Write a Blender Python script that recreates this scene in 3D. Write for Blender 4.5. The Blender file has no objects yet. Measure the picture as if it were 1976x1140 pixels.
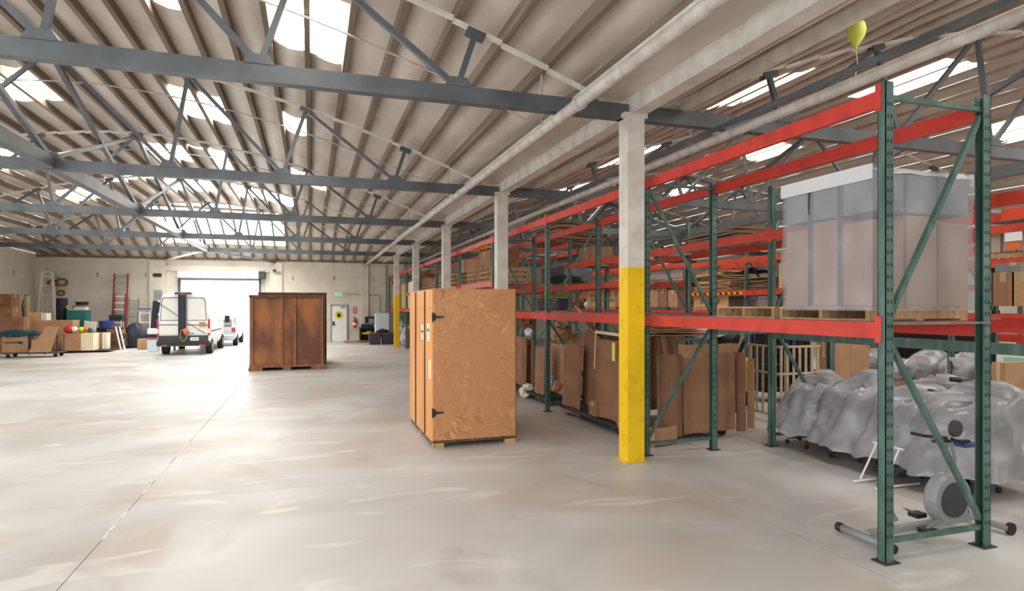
import bpy, bmesh, math, random
from mathutils import Vector, Matrix, noise
PI = math.pi
random.seed(7)
S = bpy.context.scene
# ------------------------------------------------------------------ camera
H = 2.08; YAW = math.atan(388/1200); SN, CS = math.sin(YAW), math.cos(YAW)
cam = bpy.data.objects.new('camera', bpy.data.cameras.new('camera'))
S.collection.objects.link(cam); S.camera = cam
cam.location = (0, 0, H); cam.rotation_euler = (PI/2, 0, -YAW)
cam.data.lens = 36*1200/1976; cam.data.sensor_width = 36; cam.data.shift_y = 20.6/1976
cam.data.clip_end = 300; cam.data.clip_start = .05
# ------------------------------------------------------------------ world, light, exposure
w = bpy.data.worlds.new('sky'); S.world = w; w.use_nodes = True
bg = w.node_tree.nodes['Background']
bg.inputs[0].default_value = (.93, .965, 1, 1); bg.inputs[1].default_value = 4.0
S.view_settings.view_transform = 'Standard'; S.view_settings.look = 'None'
S.view_settings.exposure = 0.0; S.view_settings.gamma = 1; S.view_settings.use_curve_mapping = False
SKY_E = 16.0        # strength of the daylight coming through the frosted skylights
S.cycles.max_bounces = 7; S.cycles.diffuse_bounces = 5; S.cycles.transparent_max_bounces = 8
S.cycles.use_denoising = True
# daylight standing outside the open roller door, shining in
ld = bpy.data.lights.new('door_daylight', 'AREA'); ld.shape = 'RECTANGLE'; ld.size = 7; ld.size_y = 5; ld.energy = 420; ld.color = (.95,.98,1)
lo_ = bpy.data.objects.new('door_daylight', ld); S.collection.objects.link(lo_); lo_.location = (-4.7, 43.5, 3.2); lo_.rotation_euler = (-PI/2, 0, 0)
# ------------------------------------------------------------------ helpers
def lin(c):
    return tuple((v/255/12.92 if v/255 <= .04045 else ((v/255+.055)/1.055)**2.4) for v in c)+(1,)
def mat(name, c, rough=.6, c2=None, scale=3, metal=0, bump=0, stretch=(1,1,1), detail=4, lo=.35, hi=.65, emit=0, spec=None):
    m = bpy.data.materials.new(name); m.use_nodes = True; nt = m.node_tree; b = nt.nodes['Principled BSDF']
    b.inputs['Roughness'].default_value = rough; b.inputs['Metallic'].default_value = metal
    if spec is not None: b.inputs['Specular IOR Level'].default_value = spec
    b.inputs['Base Color'].default_value = lin(c)
    if c2 or bump:
        tc = nt.nodes.new('ShaderNodeTexCoord'); mp = nt.nodes.new('ShaderNodeMapping'); mp.inputs['Scale'].default_value = stretch
        n = nt.nodes.new('ShaderNodeTexNoise'); n.inputs['Scale'].default_value = scale; n.inputs['Detail'].default_value = detail
        nt.links.new(tc.outputs['Object'], mp.inputs[0]); nt.links.new(mp.outputs[0], n.inputs[0])
        if c2:
            r = nt.nodes.new('ShaderNodeValToRGB'); r.color_ramp.elements[0].position = lo; r.color_ramp.elements[1].position = hi
            r.color_ramp.elements[0].color = lin(c); r.color_ramp.elements[1].color = lin(c2)
            nt.links.new(n.outputs[0], r.inputs[0]); nt.links.new(r.outputs[0], b.inputs['Base Color'])
        if bump:
            bp = nt.nodes.new('ShaderNodeBump'); bp.inputs['Strength'].default_value = bump; bp.inputs['Distance'].default_value = .02
            nt.links.new(n.outputs[0], bp.inputs['Height']); nt.links.new(bp.outputs[0], b.inputs['Normal'])
    if emit:
        b.inputs['Emission Color'].default_value = lin(c); b.inputs['Emission Strength'].default_value = emit
    return m
M = {}
M['wall'] = mat('wall_paint', (216,212,200), .8, (204,198,184), 1.0)
M['roof'] = mat('foil_blanket', (212,202,190), .45, (184,172,160), 1.6, bump=.5, stretch=(1,.35,1), detail=6)
M['purlinlight'] = mat('foil_wrapped_purlin', (196,184,168), .6, (172,158,142), 3)
M['purlin'] = mat('purlin_wood', (142,126,110), .8, (112,98,86), 5, stretch=(1,.1,1))
M['cream'] = mat('cream_paint', (222,218,208), .6, (200,194,183), 4)
M['truss'] = mat('truss_steel', (76,81,85), .4, (96,102,107), 2)
M['pipe'] = mat('pipe_paint', (196,190,180), .5, (170,162,152), 6)
M['yellow'] = mat('yellow_paint', (238,196,10), .5, (214,170,14), 6, lo=.5, hi=.8)
M['green'] = mat('rack_green', (66,96,87), .5, (106,132,122), 9, stretch=(1,1,.25), lo=.45, hi=.8)
M['red'] = mat('rack_red', (202,58,44), .5, (172,44,38), 5, lo=.45, hi=.75)
M['redfar'] = mat('rack_orange', (206,72,44), .5, (176,54,38), 5, lo=.45, hi=.75)
M['deck'] = mat('deck_board', (134,122,112), .8, (110,96,90), 6)
M['card'] = mat('cardboard', (186,146,112), .85, (170,130,98), 3)
M['card2'] = mat('cardboard_dark', (154,114,86), .85, (132,96,72), 2.5)
M['card3'] = mat('cardboard_tan', (212,176,128), .85, (198,160,112), 3)
M['cardw'] = mat('carton_white', (232,226,214), .8)
M['tape'] = mat('packing_tape', (206,184,150), .4)
M['black'] = mat('black_plastic', (28,28,30), .5)
M['dark'] = mat('dark_grey', (58,60,64), .6)
M['grey'] = mat('grey_metal', (136,138,136), .45, metal=.1)
M['alu'] = mat('aluminium', (228,228,226), .4)
M['white'] = mat('white_plastic', (236,238,240), .45)
M['van'] = mat('van_white', (240,240,234), .3)
M['silver'] = mat('car_silver', (200,208,216), .3, metal=.2)
M['glass'] = mat('dark_glass', (40,46,54), .1)
M['tyre'] = mat('tyre_rubber', (34,33,33), .8)
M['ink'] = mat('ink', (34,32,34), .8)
M['teal'] = mat('teal_plastic', (16,112,108), .45)
M['blue'] = mat('blue_plastic', (40,62,140), .5)
M['navy'] = mat('navy_plastic', (38,44,66), .6, (24,28,44), 8)
M['purple'] = mat('dark_purple_plastic', (60,52,70), .6)
M['orange'] = mat('orange_plastic', (236,110,40), .5)
M['redp'] = mat('red_plastic', (204,40,44), .4)
M['ylw'] = mat('yellow_plastic', (232,214,40), .5)
M['lime'] = mat('lime_plastic', (206,214,90), .5)
M['mint'] = mat('mint_board', (150,214,186), .5)
M['mattress'] = mat('pale_blue_white', (214,226,234), .6)
M['pallet'] = mat('pallet_wood', (196,162,122), .85, (160,126,92), 4, stretch=(1,4,1))
M['brownwood'] = mat('aged_plywood', (166,104,54), .6, (108,64,38), 1.5, stretch=(1,1,.5), lo=.36, hi=.6)
M['brownpost'] = mat('aged_post', (150,104,70), .7, (112,76,52), 4, stretch=(3,3,.4))
M['browntop'] = mat('aged_rim', (112,76,54), .8, (76,50,38), 5)
M['plank'] = mat('fir_plank', (228,162,98), .6, (208,140,78), 3.5, stretch=(6,2,.3))
M['slat'] = mat('slat_wood', (206,192,160), .7, (184,166,134), 5)
M['paper'] = mat('paper', (232,218,190), .8)
M['drape'] = mat('grey_poly_sheet', (168,168,170), .3, (134,134,138), 2.5, bump=.5, detail=2)
M['bag'] = mat('clear_bag_fill', (190,196,202), .35, (120,124,128), 5, bump=.6)
M['fabric'] = mat('fabric_blanket', (30,44,78), .9, (24,70,66), 6)
M['khaki'] = mat('khaki_fabric', (184,172,120), .9)
M['glassfibre'] = mat('red_fibreglass', (142,56,54), .5)
M['bikegrey'] = mat('bike_shell', (140,143,143), .35)
def osb():
    m = bpy.data.materials.new('strand_board'); m.use_nodes = True; nt = m.node_tree; b = nt.nodes['Principled BSDF']; N = nt.nodes.new; L = nt.links.new
    b.inputs['Roughness'].default_value = .6
    tc = N('ShaderNodeTexCoord')
    nw = N('ShaderNodeTexNoise'); nw.inputs['Scale'].default_value = 3.5; nw.inputs['Detail'].default_value = 1; L(tc.outputs['Object'], nw.inputs[0])
    ad = N('ShaderNodeVectorMath'); ad.operation = 'MULTIPLY_ADD'; ad.inputs[1].default_value = (.28,.28,.28); L(nw.outputs[1], ad.inputs[0]); L(tc.outputs['Object'], ad.inputs[2])
    prev = None
    for ang, seed in ((.5,0),(2.2,3.3),(1.2,7.1),(2.8,11.7)):
        mp = N('ShaderNodeMapping'); mp.inputs['Rotation'].default_value = (0,ang,0); mp.inputs['Location'].default_value = (seed,0,seed*1.7); L(ad.outputs[0], mp.inputs[0])
        mp2 = N('ShaderNodeMapping'); mp2.inputs['Scale'].default_value = (26,9,5.5); L(mp.outputs[0], mp2.inputs[0])
        v = N('ShaderNodeTexVoronoi'); v.inputs['Scale'].default_value = 1; L(mp2.outputs[0], v.inputs[0])
        r = N('ShaderNodeValToRGB'); e = r.color_ramp.elements; e[0].position = 0; e[0].color = lin((158,106,68)); e[1].position = 1; e[1].color = lin((222,172,122))
        x = e.new(.3); x.color = lin((184,130,86)); x = e.new(.8); x.color = lin((196,142,96)); L(v.outputs['Color'], r.inputs[0])
        if prev is None: prev = r.outputs[0]
        else:
            n2 = N('ShaderNodeTexNoise'); n2.inputs['Scale'].default_value = 4; mp3 = N('ShaderNodeMapping'); mp3.inputs['Location'].default_value = (seed,seed,seed); L(tc.outputs['Object'], mp3.inputs[0]); L(mp3.outputs[0], n2.inputs[0])
            g = N('ShaderNodeMath'); g.operation = 'GREATER_THAN'; g.inputs[1].default_value = .54; L(n2.outputs[0], g.inputs[0])
            mx = N('ShaderNodeMix'); mx.data_type = 'RGBA'; L(g.outputs[0], mx.inputs[0]); L(prev, mx.inputs[6]); L(r.outputs[0], mx.inputs[7]); prev = mx.outputs[2]
    n3 = N('ShaderNodeTexNoise'); n3.inputs['Scale'].default_value = 1.3; L(tc.outputs['Object'], n3.inputs[0])
    r3 = N('ShaderNodeMapRange'); r3.inputs[1].default_value = .42; r3.inputs[2].default_value = .62; r3.inputs[3].default_value = .1; r3.inputs[4].default_value = .7; L(n3.outputs[0], r3.inputs[0])
    mx = N('ShaderNodeMix'); mx.data_type = 'RGBA'; L(r3.outputs[0], mx.inputs[0]); L(prev, mx.inputs[6]); mx.inputs[7].default_value = lin((188,132,88))
    L(mx.outputs[2], b.inputs['Base Color']); return m
M['osb'] = osb()
def concrete():
    m = bpy.data.materials.new('polished_concrete'); m.use_nodes = True; nt = m.node_tree; b = nt.nodes['Principled BSDF']; N = nt.nodes.new; L = nt.links.new
    g = N('ShaderNodeNewGeometry')
    def ns(scale, det, dist, st=(1,1,1)):
        mp = N('ShaderNodeMapping'); mp.inputs['Scale'].default_value = st; L(g.outputs['Position'], mp.inputs[0])
        n = N('ShaderNodeTexNoise'); n.inputs['Scale'].default_value = scale; n.inputs['Detail'].default_value = det; n.inputs['Distortion'].default_value = dist; L(mp.outputs[0], n.inputs[0]); return n
    def ramp(n, a, c, p0, p1):
        r = N('ShaderNodeValToRGB'); r.color_ramp.elements[0].position = p0; r.color_ramp.elements[1].position = p1; r.color_ramp.elements[0].color = a; r.color_ramp.elements[1].color = c; L(n.outputs[0], r.inputs[0]); return r
    base = ramp(ns(.35, 3, .6), lin((178,176,172)), lin((206,206,206)), .35, .65)
    warm = ramp(ns(.5, 2, 1), (0,0,0,1), (1,1,1,1), .52, .72)
    mx = N('ShaderNodeMix'); mx.data_type = 'RGBA'; mx.inputs[7].default_value = lin((178,164,148))
    k = N('ShaderNodeMath'); k.operation = 'MULTIPLY'; k.inputs[1].default_value = .75; L(warm.outputs[0], k.inputs[0]); L(k.outputs[0], mx.inputs[0]); L(base.outputs[0], mx.inputs[6])
    scuff = ramp(ns(1.7, 5, 1.4, (.35,1,1)), (0,0,0,1), (1,1,1,1), .58, .68)
    mx2 = N('ShaderNodeMix'); mx2.data_type = 'RGBA'; mx2.inputs[7].default_value = lin((226,224,220))
    k2 = N('ShaderNodeMath'); k2.operation = 'MULTIPLY'; k2.inputs[1].default_value = .5; L(scuff.outputs[0], k2.inputs[0]); L(k2.outputs[0], mx2.inputs[0]); L(mx.outputs[2], mx2.inputs[6])
    stain = ramp(ns(1.1, 4, .8, (1,.6,1)), (0,0,0,1), (1,1,1,1), .62, .75)
    mx3 = N('ShaderNodeMix'); mx3.data_type = 'RGBA'; mx3.inputs[7].default_value = lin((146,138,132))
    k3 = N('ShaderNodeMath'); k3.operation = 'MULTIPLY'; k3.inputs[1].default_value = .5; L(stain.outputs[0], k3.inputs[0]); L(k3.outputs[0], mx3.inputs[0]); L(mx2.outputs[2], mx3.inputs[6])
    L(mx3.outputs[2], b.inputs['Base Color'])
    rr = N('ShaderNodeMapRange'); rr.inputs[3].default_value = .32; rr.inputs[4].default_value = .6; L(ns(.8,3,.5).outputs[0], rr.inputs[0]); L(rr.outputs[0], b.inputs['Roughness'])
    b.inputs['Specular IOR Level'].default_value = .45
    return m
M['concrete'] = concrete()
def film(name, c, a, rough=.25):
    m = mat(name, c, rough, bump=.6, scale=4, stretch=(1,1,.4)); m.node_tree.nodes['Principled BSDF'].inputs['Alpha'].default_value = a; return m
M['film'] = film('stretch_film', (182,184,190), .42)
M['filmtop'] = film('film_folded', (226,228,230), .8)
M['skyl'] = mat('frosted_skylight', (255,252,246), .5, emit=SKY_E)
M['hazard'] = mat('hazard', (30,28,28), .6)
M['vanpanel'] = mat('van_panel_white', (226,226,218), .4)
M['taillight'] = mat('tail_light_red', (176,24,30), .3)
M['grey2'] = mat('grey_wrap', (150,154,158), .5, (120,124,128), 3)
M['gdark'] = mat('dark_green_fabric', (28,52,50), .8)
M['amber'] = mat('amber_film', (236,176,70), .3)

col = S.collection
def tag(o, label=None, cat=None, group=None, kind=None):
    for k, v in (('label',label),('category',cat),('group',group),('kind',kind)):
        if v: o[k] = v
    return o
def empty(name, loc=(0,0,0), rz=0, label=None, cat=None, group=None, kind=None):
    o = bpy.data.objects.new(name, None); col.objects.link(o); o.location = loc; o.rotation_euler[2] = rz; o.empty_display_size = .1
    return tag(o, label, cat, group, kind)
def children(o): return [c for c in bpy.data.objects if c.parent == o]
def dup(o, loc=None, rz=None, label=None, group=None, parent=None, kids=None):
    if kids is None:
        kids = {}
        for c in bpy.data.objects:
            if c.parent: kids.setdefault(c.parent.name, []).append(c)
    c = o.copy(); col.objects.link(c)
    if parent: c.parent = parent
    if loc is not None: c.location = loc
    if rz is not None: c.rotation_euler[2] = rz
    if label: c['label'] = label
    if group: c['group'] = group
    for ch in kids.get(o.name, []): dup(ch, parent=c, kids=kids)
    return c
class MB:
    def __init__(s): s.v = []; s.f = []
    def add(s, vs, fs):
        n = len(s.v); s.v += [Vector(p) for p in vs]; s.f += [tuple(i+n for i in f) for f in fs]; return s
    def box(s, x0, x1, y0, y1, z0, z1):
        return s.add([(x0,y0,z0),(x1,y0,z0),(x1,y1,z0),(x0,y1,z0),(x0,y0,z1),(x1,y0,z1),(x1,y1,z1),(x0,y1,z1)],
                     [(0,3,2,1),(4,5,6,7),(0,1,5,4),(1,2,6,5),(2,3,7,6),(3,0,4,7)])
    def rbox(s, c, size, rot=(0,0,0)):
        from mathutils import Euler
        R = Euler(rot).to_matrix(); hx,hy,hz = [q/2 for q in size]; C = Vector(c)
        vs = [C+R@Vector(p) for p in ((-hx,-hy,-hz),(hx,-hy,-hz),(hx,hy,-hz),(-hx,hy,-hz),(-hx,-hy,hz),(hx,-hy,hz),(hx,hy,hz),(-hx,hy,hz))]
        return s.add(vs, [(0,3,2,1),(4,5,6,7),(0,1,5,4),(1,2,6,5),(2,3,7,6),(3,0,4,7)])
    def bar(s, p, q, w, h, up=(0,0,1)):
        p = Vector(p); q = Vector(q); d = (q-p).normalized(); u = Vector(up)
        if abs(d.dot(u)) > .98: u = Vector((0,1,0))
        a = d.cross(u).normalized(); b = a.cross(d).normalized(); vs = []
        for c in (p, q):
            for i, j in ((-1,-1),(1,-1),(1,1),(-1,1)): vs.append(c+a*i*w/2+b*j*h/2)
        return s.add(vs, [(0,1,2,3),(7,6,5,4),(0,4,5,1),(1,5,6,2),(2,6,7,3),(3,7,4,0)])
    def tube(s, pts, r, n=8):
        pts = [Vector(p) for p in pts]; rings = []
        for i, p in enumerate(pts):
            d = (pts[min(i+1,len(pts)-1)]-pts[max(i-1,0)]).normalized(); u = Vector((0,0,1)) if abs(d.z) < .95 else Vector((1,0,0))
            a = d.cross(u).normalized(); b = a.cross(d); rr = r[i] if isinstance(r, (list,tuple)) else r
            rings.append([p+a*rr*math.cos(2*PI*k/n)+b*rr*math.sin(2*PI*k/n) for k in range(n)])
        vs = [v for R in rings for v in R]; fs = []
        for i in range(len(pts)-1):
            for k in range(n): fs.append((i*n+k, i*n+(k+1)%n, (i+1)*n+(k+1)%n, (i+1)*n+k))
        fs.append(tuple(range(n-1,-1,-1))); fs.append(tuple((len(pts)-1)*n+k for k in range(n)))
        return s.add(vs, fs)
    def lathe(s, prof, c=(0,0,0), n=20, axis='z'):
        vs = []; fs = []; C = Vector(c)
        for r, z in prof:
            for k in range(n):
                a = 2*PI*k/n; p = (r*math.cos(a), r*math.sin(a), z)
                if axis == 'x': p = (p[2], p[0], p[1])
                if axis == 'y': p = (p[0], p[2], p[1])
                vs.append(C+Vector(p))
        for i in range(len(prof)-1):
            for k in range(n): fs.append((i*n+k, i*n+(k+1)%n, (i+1)*n+(k+1)%n, (i+1)*n+k))
        fs.append(tuple(range(n-1,-1,-1))); fs.append(tuple((len(prof)-1)*n+k for k in range(n)))
        return s.add(vs, fs)
    def prism(s, poly, a0, a1, axis='y'):
        def P(u, v, t): return (u,t,v) if axis == 'y' else ((t,u,v) if axis == 'x' else (u,v,t))
        n = len(poly); vs = [P(u,v,a0) for u,v in poly]+[P(u,v,a1) for u,v in poly]
        return s.add(vs, [tuple(range(n-1,-1,-1)), tuple(range(n,2*n))]+[(i,(i+1)%n,(i+1)%n+n,i+n) for i in range(n)])
    def grid(s, fn, nu, nv):
        vs = [fn(i/nu, j/nv) for j in range(nv+1) for i in range(nu+1)]
        return s.add(vs, [(j*(nu+1)+i, j*(nu+1)+i+1, (j+1)*(nu+1)+i+1, (j+1)*(nu+1)+i) for j in range(nv) for i in range(nu)])
    def build(s, name, m, parent=None, smooth=False, world=False, bevel=0, **t):
        off = Vector((0,0,0))
        if world:
            q = parent
            while q: off += q.location; q = q.parent
        me = bpy.data.meshes.new(name); me.from_pydata([tuple(v-off) for v in s.v], [], s.f)
        bm = bmesh.new(); bm.from_mesh(me); bmesh.ops.recalc_face_normals(bm, faces=bm.faces)
        if bevel: bmesh.ops.bevel(bm, geom=list(bm.edges), offset=bevel, segments=1, affect='EDGES')
        bm.to_mesh(me); bm.free()
        if smooth: me.shade_smooth()
        me.materials.append(M[m] if isinstance(m, str) else m)
        o = bpy.data.objects.new(name, me); col.objects.link(o); o.parent = parent
        return tag(o, **t)
def inst(src, name, parent, loc, rot=None, scale=None):
    o = bpy.data.objects.new(name, src.data); col.objects.link(o); o.parent = parent; o.location = loc
    if rot: o.rotation_euler = rot
    if scale: o.scale = scale
    return o
def text(body, size, m, parent, loc, rot, name='lettering', ext=.002, align='CENTER'):
    c = bpy.data.curves.new(name, 'FONT'); c.body = body; c.size = size; c.extrude = ext; c.align_x = align; c.align_y = 'CENTER'
    c.materials.append(M[m]); tmp = bpy.data.objects.new('tmp', c); col.objects.link(tmp); dg = bpy.context.evaluated_depsgraph_get()
    me = bpy.data.meshes.new_from_object(tmp.evaluated_get(dg)); bpy.data.objects.remove(tmp); o = bpy.data.objects.new(name, me); col.objects.link(o); o.parent = parent; o.location = loc; o.rotation_euler = rot; return o
# photo measurements -> metres: the plane X = const or the floor seen at pixel u, v of the survey picture
def fX(u, X): return 1200*X/(CS*(u-600))
def YX(u, X): return (fX(u, X)-SN*X)/CS
def XY(u, Y):
    s = (u-988)/1200; t = Y/(CS-SN*s); return t*(SN+s*CS)
def fY(u, Y): return Y/(CS-SN*(u-988)/1200)
def ZZ(f, v): return H+f*(590.6-v)/1200
def FP(u, v):
    f = H*1200/(v-590.6); s = (u-988)/1200; return f*(SN+s*CS), f*(CS-s*SN), f
# ================================================================== STRUCTURE
XL, XC, XR = -13.4, 4.19, 21.8            # left wall, column line, right wall
YW = 37.8; YT = [7.56+6.07*k for k in range(5)]; HALF = 8.79; CL = -4.6; CR = XC+HALF
def arch(x):
    c = CL if x < XC else CR
    return 6.92-.0509*min(abs(x-c), HALF)**1.75
def roofz(x, y):
    z = arch(x)
    if y > YT[4]:
        t = min(1, (y-YT[4])/(YW-YT[4])); z = z+(4.55-z)*(t**1.35)
    return z
# floor: cast slabs with open joints
fl = empty('floor', kind='structure')
MB().box(-16,24,-7,YW,-.2,-.012).build('joint_bed', 'deck', fl)
xs = [-16,-13.3,-7.7,-1.77,4.19,10.2,16.2,24]; ys = [-7,-4.6,1.49,7.56,13.63,19.7,25.77,31.84,YW]
for i in range(len(xs)-1):
    for j in range(len(ys)-1):
        MB().box(xs[i]+.004,xs[i+1]-.004,ys[j]+.004,ys[j+1]-.004,-.15,0).build('slab', 'concrete', fl)
# chipped joint filler patches
mb = MB()
for k in range(26):
    y = 6.4+k*.2; ww = .006+.02*random.random()
    if noise.noise(Vector((k*.31,0,0))) < -.12: continue
    a = [(-1.77-ww*random.uniform(.4,1.3), y), (-1.77+ww*random.uniform(.4,1.3), y+.03), (-1.77+ww*random.uniform(.3,1), y+.2), (-1.77-ww, y+.17)]
    mb.prism(a, -.02, .0022, 'z')
mb.build('joint_filler', 'cardw', fl, kind='stuff')
MB().box(-40,30,YW+.3,90,-.3,-.02).build('ground', mat('yard_concrete', (205,203,198), .9), kind='structure')
# walls
MT = [(-6.7,-2.8)]
wb = empty('wall_back', (0,YW,0), kind='structure')
mb = MB(); DZ = 3.86
mb.box(XL-.3,-6.73,0,.3,0,4.62); mb.box(-6.73,-2.79,0,.3,DZ,4.62); mb.box(-2.79,XR+.3,0,.3,0,4.62); mb.build('wall_panel', 'wall', wb)
for x0, x1 in ((-8.25,-7.45),(-2.2,-1.55),(2.85,3.25),(-13.4,-12.9),(9.8,10.3)):
    MB().box(x0,x1,-.16,0,0,4.55).build('pilaster', 'wall', wb, bevel=.01)
MB().box(-7.45,-2.2,-.1,.0,3.98,4.3).build('lintel', 'wall', wb)
MB().box(XL-.3,XR+.3,-.02,.3,4.62,4.95).build('wall_cap', 'purlin', wb)
MB().box(XL-.3,XL,20,YW,0,5.2).build('wall_left', 'wall', kind='structure')
wl = bpy.data.objects['wall_left']
MB().box(XL,XL+.16,YT[4]-.3,YT[4]+.3,0,4.6).build('pilaster', 'wall', wl)
MB().box(XR,XR+.3,-7,YW,0,5.2).build('wall_right', 'wall', kind='structure')
MB().box(-2.5,XR+.3,-7.3,-7,0,5.2).build('wall_front', 'wall', kind='structure')  # unseen wall behind the camera, extended to block light from the front
# roof
rf = empty('ceiling', kind='structure')
SKY = []   # x centre (purlin bay), y0, y1
PX = []
x = XL+.02
n = 29
for i in range(n+1): PX.append(XL+(XC-XL)*i/n)
for i in range(1,n+1): PX.append(XC+(XR-XC)*i/n)
def bayidx(x): return max(i for i in range(len(PX)-1) if PX[i] <= x)
skl = {}
for x, y0, y1, nb in ((-.1,8.9,11.2,2),(-1.9,10.2,11.2,1),(-2.6,15.6,17.9,2),(-.2,15.3,16.8,1),(-6.6,15.4,17.7,2),(-.6,21.4,23.6,2),(-4.4,21.6,23.9,3),(-9,21.5,23.7,2),(-2.0,27.4,30,3),(-5.2,27.4,30,3),
                      (8.4,9.4,11.4,2),(8.6,15.6,17.8,2),(16.5,9.4,11.6,2),(13.4,15.6,17.6,2),(9.5,21.6,23.9,2),(15,21.6,23.9,2),(-8.6,27.5,30,2),(-6.4,9.3,11.5,2),(12.5,2.4,4.8,2),(-6.0,2.4,4.8,2),(-.6,2.4,4.8,2),(-6.9,32.6,36.4,10),(-7.0,26.6,27.3,3),(-3.1,21.4,24.5,2),(-3.0,27.2,30.6,1),(7.2,15.4,18.2,1),(6.4,2.4,5,2),(18,15.4,17.8,2),(12.4,9.3,11.8,2),(18.5,2.4,4.8,2),(1.9,-3,-.6,2),(-8,-3,-.6,2),(10,-3.5,-.6,3),(-10.6,9.4,11.6,2),(-10.5,15.4,17.6,2)):  # unseen near-bay skylights and extra right-bay ones are added to brighten the hall
    i = bayidx(x)
    for q in range(nb): skl.setdefault(i+q, []).append((y0,y1))
    SKY.append((i, i+nb, y0, y1))
YS = -6.5
for i in range(len(PX)-1):
    a, b = PX[i]+.02, PX[i+1]-.02
    cuts = sorted(skl.get(i, [])); segs = []; y = YS
    for y0, y1 in cuts: segs.append((y,y0)); y = y1
    segs.append((y,YW))
    mb = MB(); sg = random.uniform(.03,.08)
    for y0, y1 in segs:
        nn = max(2, int((y1-y0)/.55))
        def fn(u, v):
            X = a+(b-a)*u; Y = y0+(y1-y0)*v
            z = roofz(X, Y)+.24-math.sin(PI*u)*(sg+.05*noise.noise(Vector((i*3.1, Y*.8, 0))))+.02*noise.noise(Vector((X*4, Y*1.6, 5)))
            return (X, Y, z)
        mb.grid(fn, 4, nn)
    mb.build('insulation_panel', 'roof', rf, smooth=True)
yy = [YS, 0, YT[0], YT[2], YT[4]]+[YT[4]+(YW-YT[4])*t/6 for t in range(1,7)]
for i, x in enumerate(PX):
    if i in (0, len(PX)-1): continue
    mb = MB()
    for y0, y1 in zip(yy[:-1], yy[1:]):
        dp = .17 if x < XC else .06
        mb.bar((x,y0,roofz(x,y0)+.235-dp/2), (x,y1,roofz(x,y1)+.235-dp/2), .085, dp)
    mb.build('purlin', 'purlin' if x < XC else 'purlinlight', rf)
# ledger beam over the columns
MB().box(XC-.11,XC+.11,YS,YW-.05,4.66,4.92).build('ledger_beam', 'cream', rf)
for sx in (-1,1):
    MB().bar((XC+sx*.75,YS,4.86),(XC+sx*.75,YW,4.86),.07,.14).build('ledger_rail', 'cream', rf)
sk0 = None
for k, (i0, i1, y0, y1) in enumerate(SKY):
    x0, x1 = PX[i0], PX[min(i1,len(PX)-1)]
    z = max(roofz(x0,y0), roofz(x1,y0))+.28; zf = lambda a, b: roofz(a, b)+.3; z0 = roofz(x0,y0)+.3; z1 = roofz(x1,y0)+.3; ny = 6 if y0 > 32 else 1
    t = empty('skylight', ((x0+x1)/2,(y0+y1)/2,z)); t.parent = rf
    mb = MB(); mb.grid(lambda u, v: (x0+(x1-x0)*u, y0+(y1-y0)*v, roofz(x0+(x1-x0)*u, y0+(y1-y0)*v)+.3), 4, ny); mb.build('pane', 'skyl', t, world=True)
    mb = MB()
    for p, q in (((x0,y0,z0),(x1,y0,z1)),((x1,y0,z1),(x1,y1,zf(x1,y1))),((x1,y1,zf(x1,y1)),(x0,y1,zf(x0,y1))),((x0,y1,zf(x0,y1)),(x0,y0,z0))): mb.bar(p, q, .05, .12)
    mb.build('curb', 'cream', t, world=True)
# trusses
TOPN = [0, 2.3, 4.5, 6.56]; BOTN = [0, 1.98, 4.05, 6.33]
def truss(c, Y, label):
    t = empty('roof_truss', (c,Y,4.6), label=label, cat='truss', group='roof trusses')
    MB().box(-HALF+.02,HALF-.02,-.07,.07,0,.2).build('bottom_chord', 'truss', t)
    mb = MB()
    for k in range(28):
        a = -HALF+2*HALF*k/28; b = -HALF+2*HALF*(k+1)/28
        mb.bar((a,0,6.92-.0509*abs(a)**1.75-4.6-.03),(b,0,6.92-.0509*abs(b)**1.75-4.6-.0),.06,.05)
    mb.build('top_chord', 'cream', t)
    def zt(d): return 6.92-.0509*d**1.75-4.6-.06
    for sg in (-1,1):
        prs = [(2.3,1.98),(2.3,4.05),(4.5,4.05),(4.5,6.33),(6.56,6.33),(0,1.98)]
        for a, b in prs:
            for dy in (-.035,.035):
                pass
            MB().bar((sg*b,0,.2),(sg*a,0,zt(a)),.07,.065,up=(0,1,0)).build('web_member', 'truss', t)
        for b in BOTN[1:]:
            MB().prism([(sg*b-.17,.19),(sg*b+.17,.19),(sg*b+.1,.3),(sg*b-.1,.3)], -.085,.085).build('gusset_plate', 'truss', t)
        for a in TOPN[1:]:
            MB().rbox((sg*a,0,zt(a)-.01),(.24,.12,.09),(0,sg*.3,0)).build('top_gusset', 'truss', t)
    MB().prism([(-.22,.19),(.22,.19),(.12,.32),(-.12,.32)], -.085,.085).build('gusset_plate', 'truss', t)
    MB().rbox((0,0,zt(0)),(.26,.12,.1)).build('top_gusset', 'truss', t)
    return t
ordn = ['nearest','second','third','fourth','fifth']
for k, Y in enumerate(YT):
    t = truss(CL, Y, '%s dark steel roof truss spanning the open floor on the left' % ordn[k])
    t2 = truss(CR, Y, '%s dark steel roof truss spanning above the pallet racks' % ordn[k])
# centre line bracing
for c, wd in ((CL,'open floor'),(CR,'racks')):
    t = empty('brace_beam', (c,YT[0],4.6), label='long grey brace beam tying the truss centres above the '+wd, cat='beam')
    MB().box(c-.1,c+.1,YT[0]+.1,YT[4],4.62,4.84).build('beam_body', 'truss', t, world=True)
    for k in range(4):
        MB().bar((c,YT[k],6.8),(c,YT[k+1],4.8),.09,.09).build('diagonal', 'truss', t, world=True)
        MB().bar((c,YT[k],4.84),(c,YT[k+1],6.8),.08,.08).build('diagonal', 'truss', t, world=True)
    for sx in (-2.9,2.7):
        MB().bar((c,YT[4],4.7),(c+sx,YW-.05,4.55),.09,.09).build('end_brace', 'cream' if sx < 0 else 'truss', t, world=True)
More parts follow.
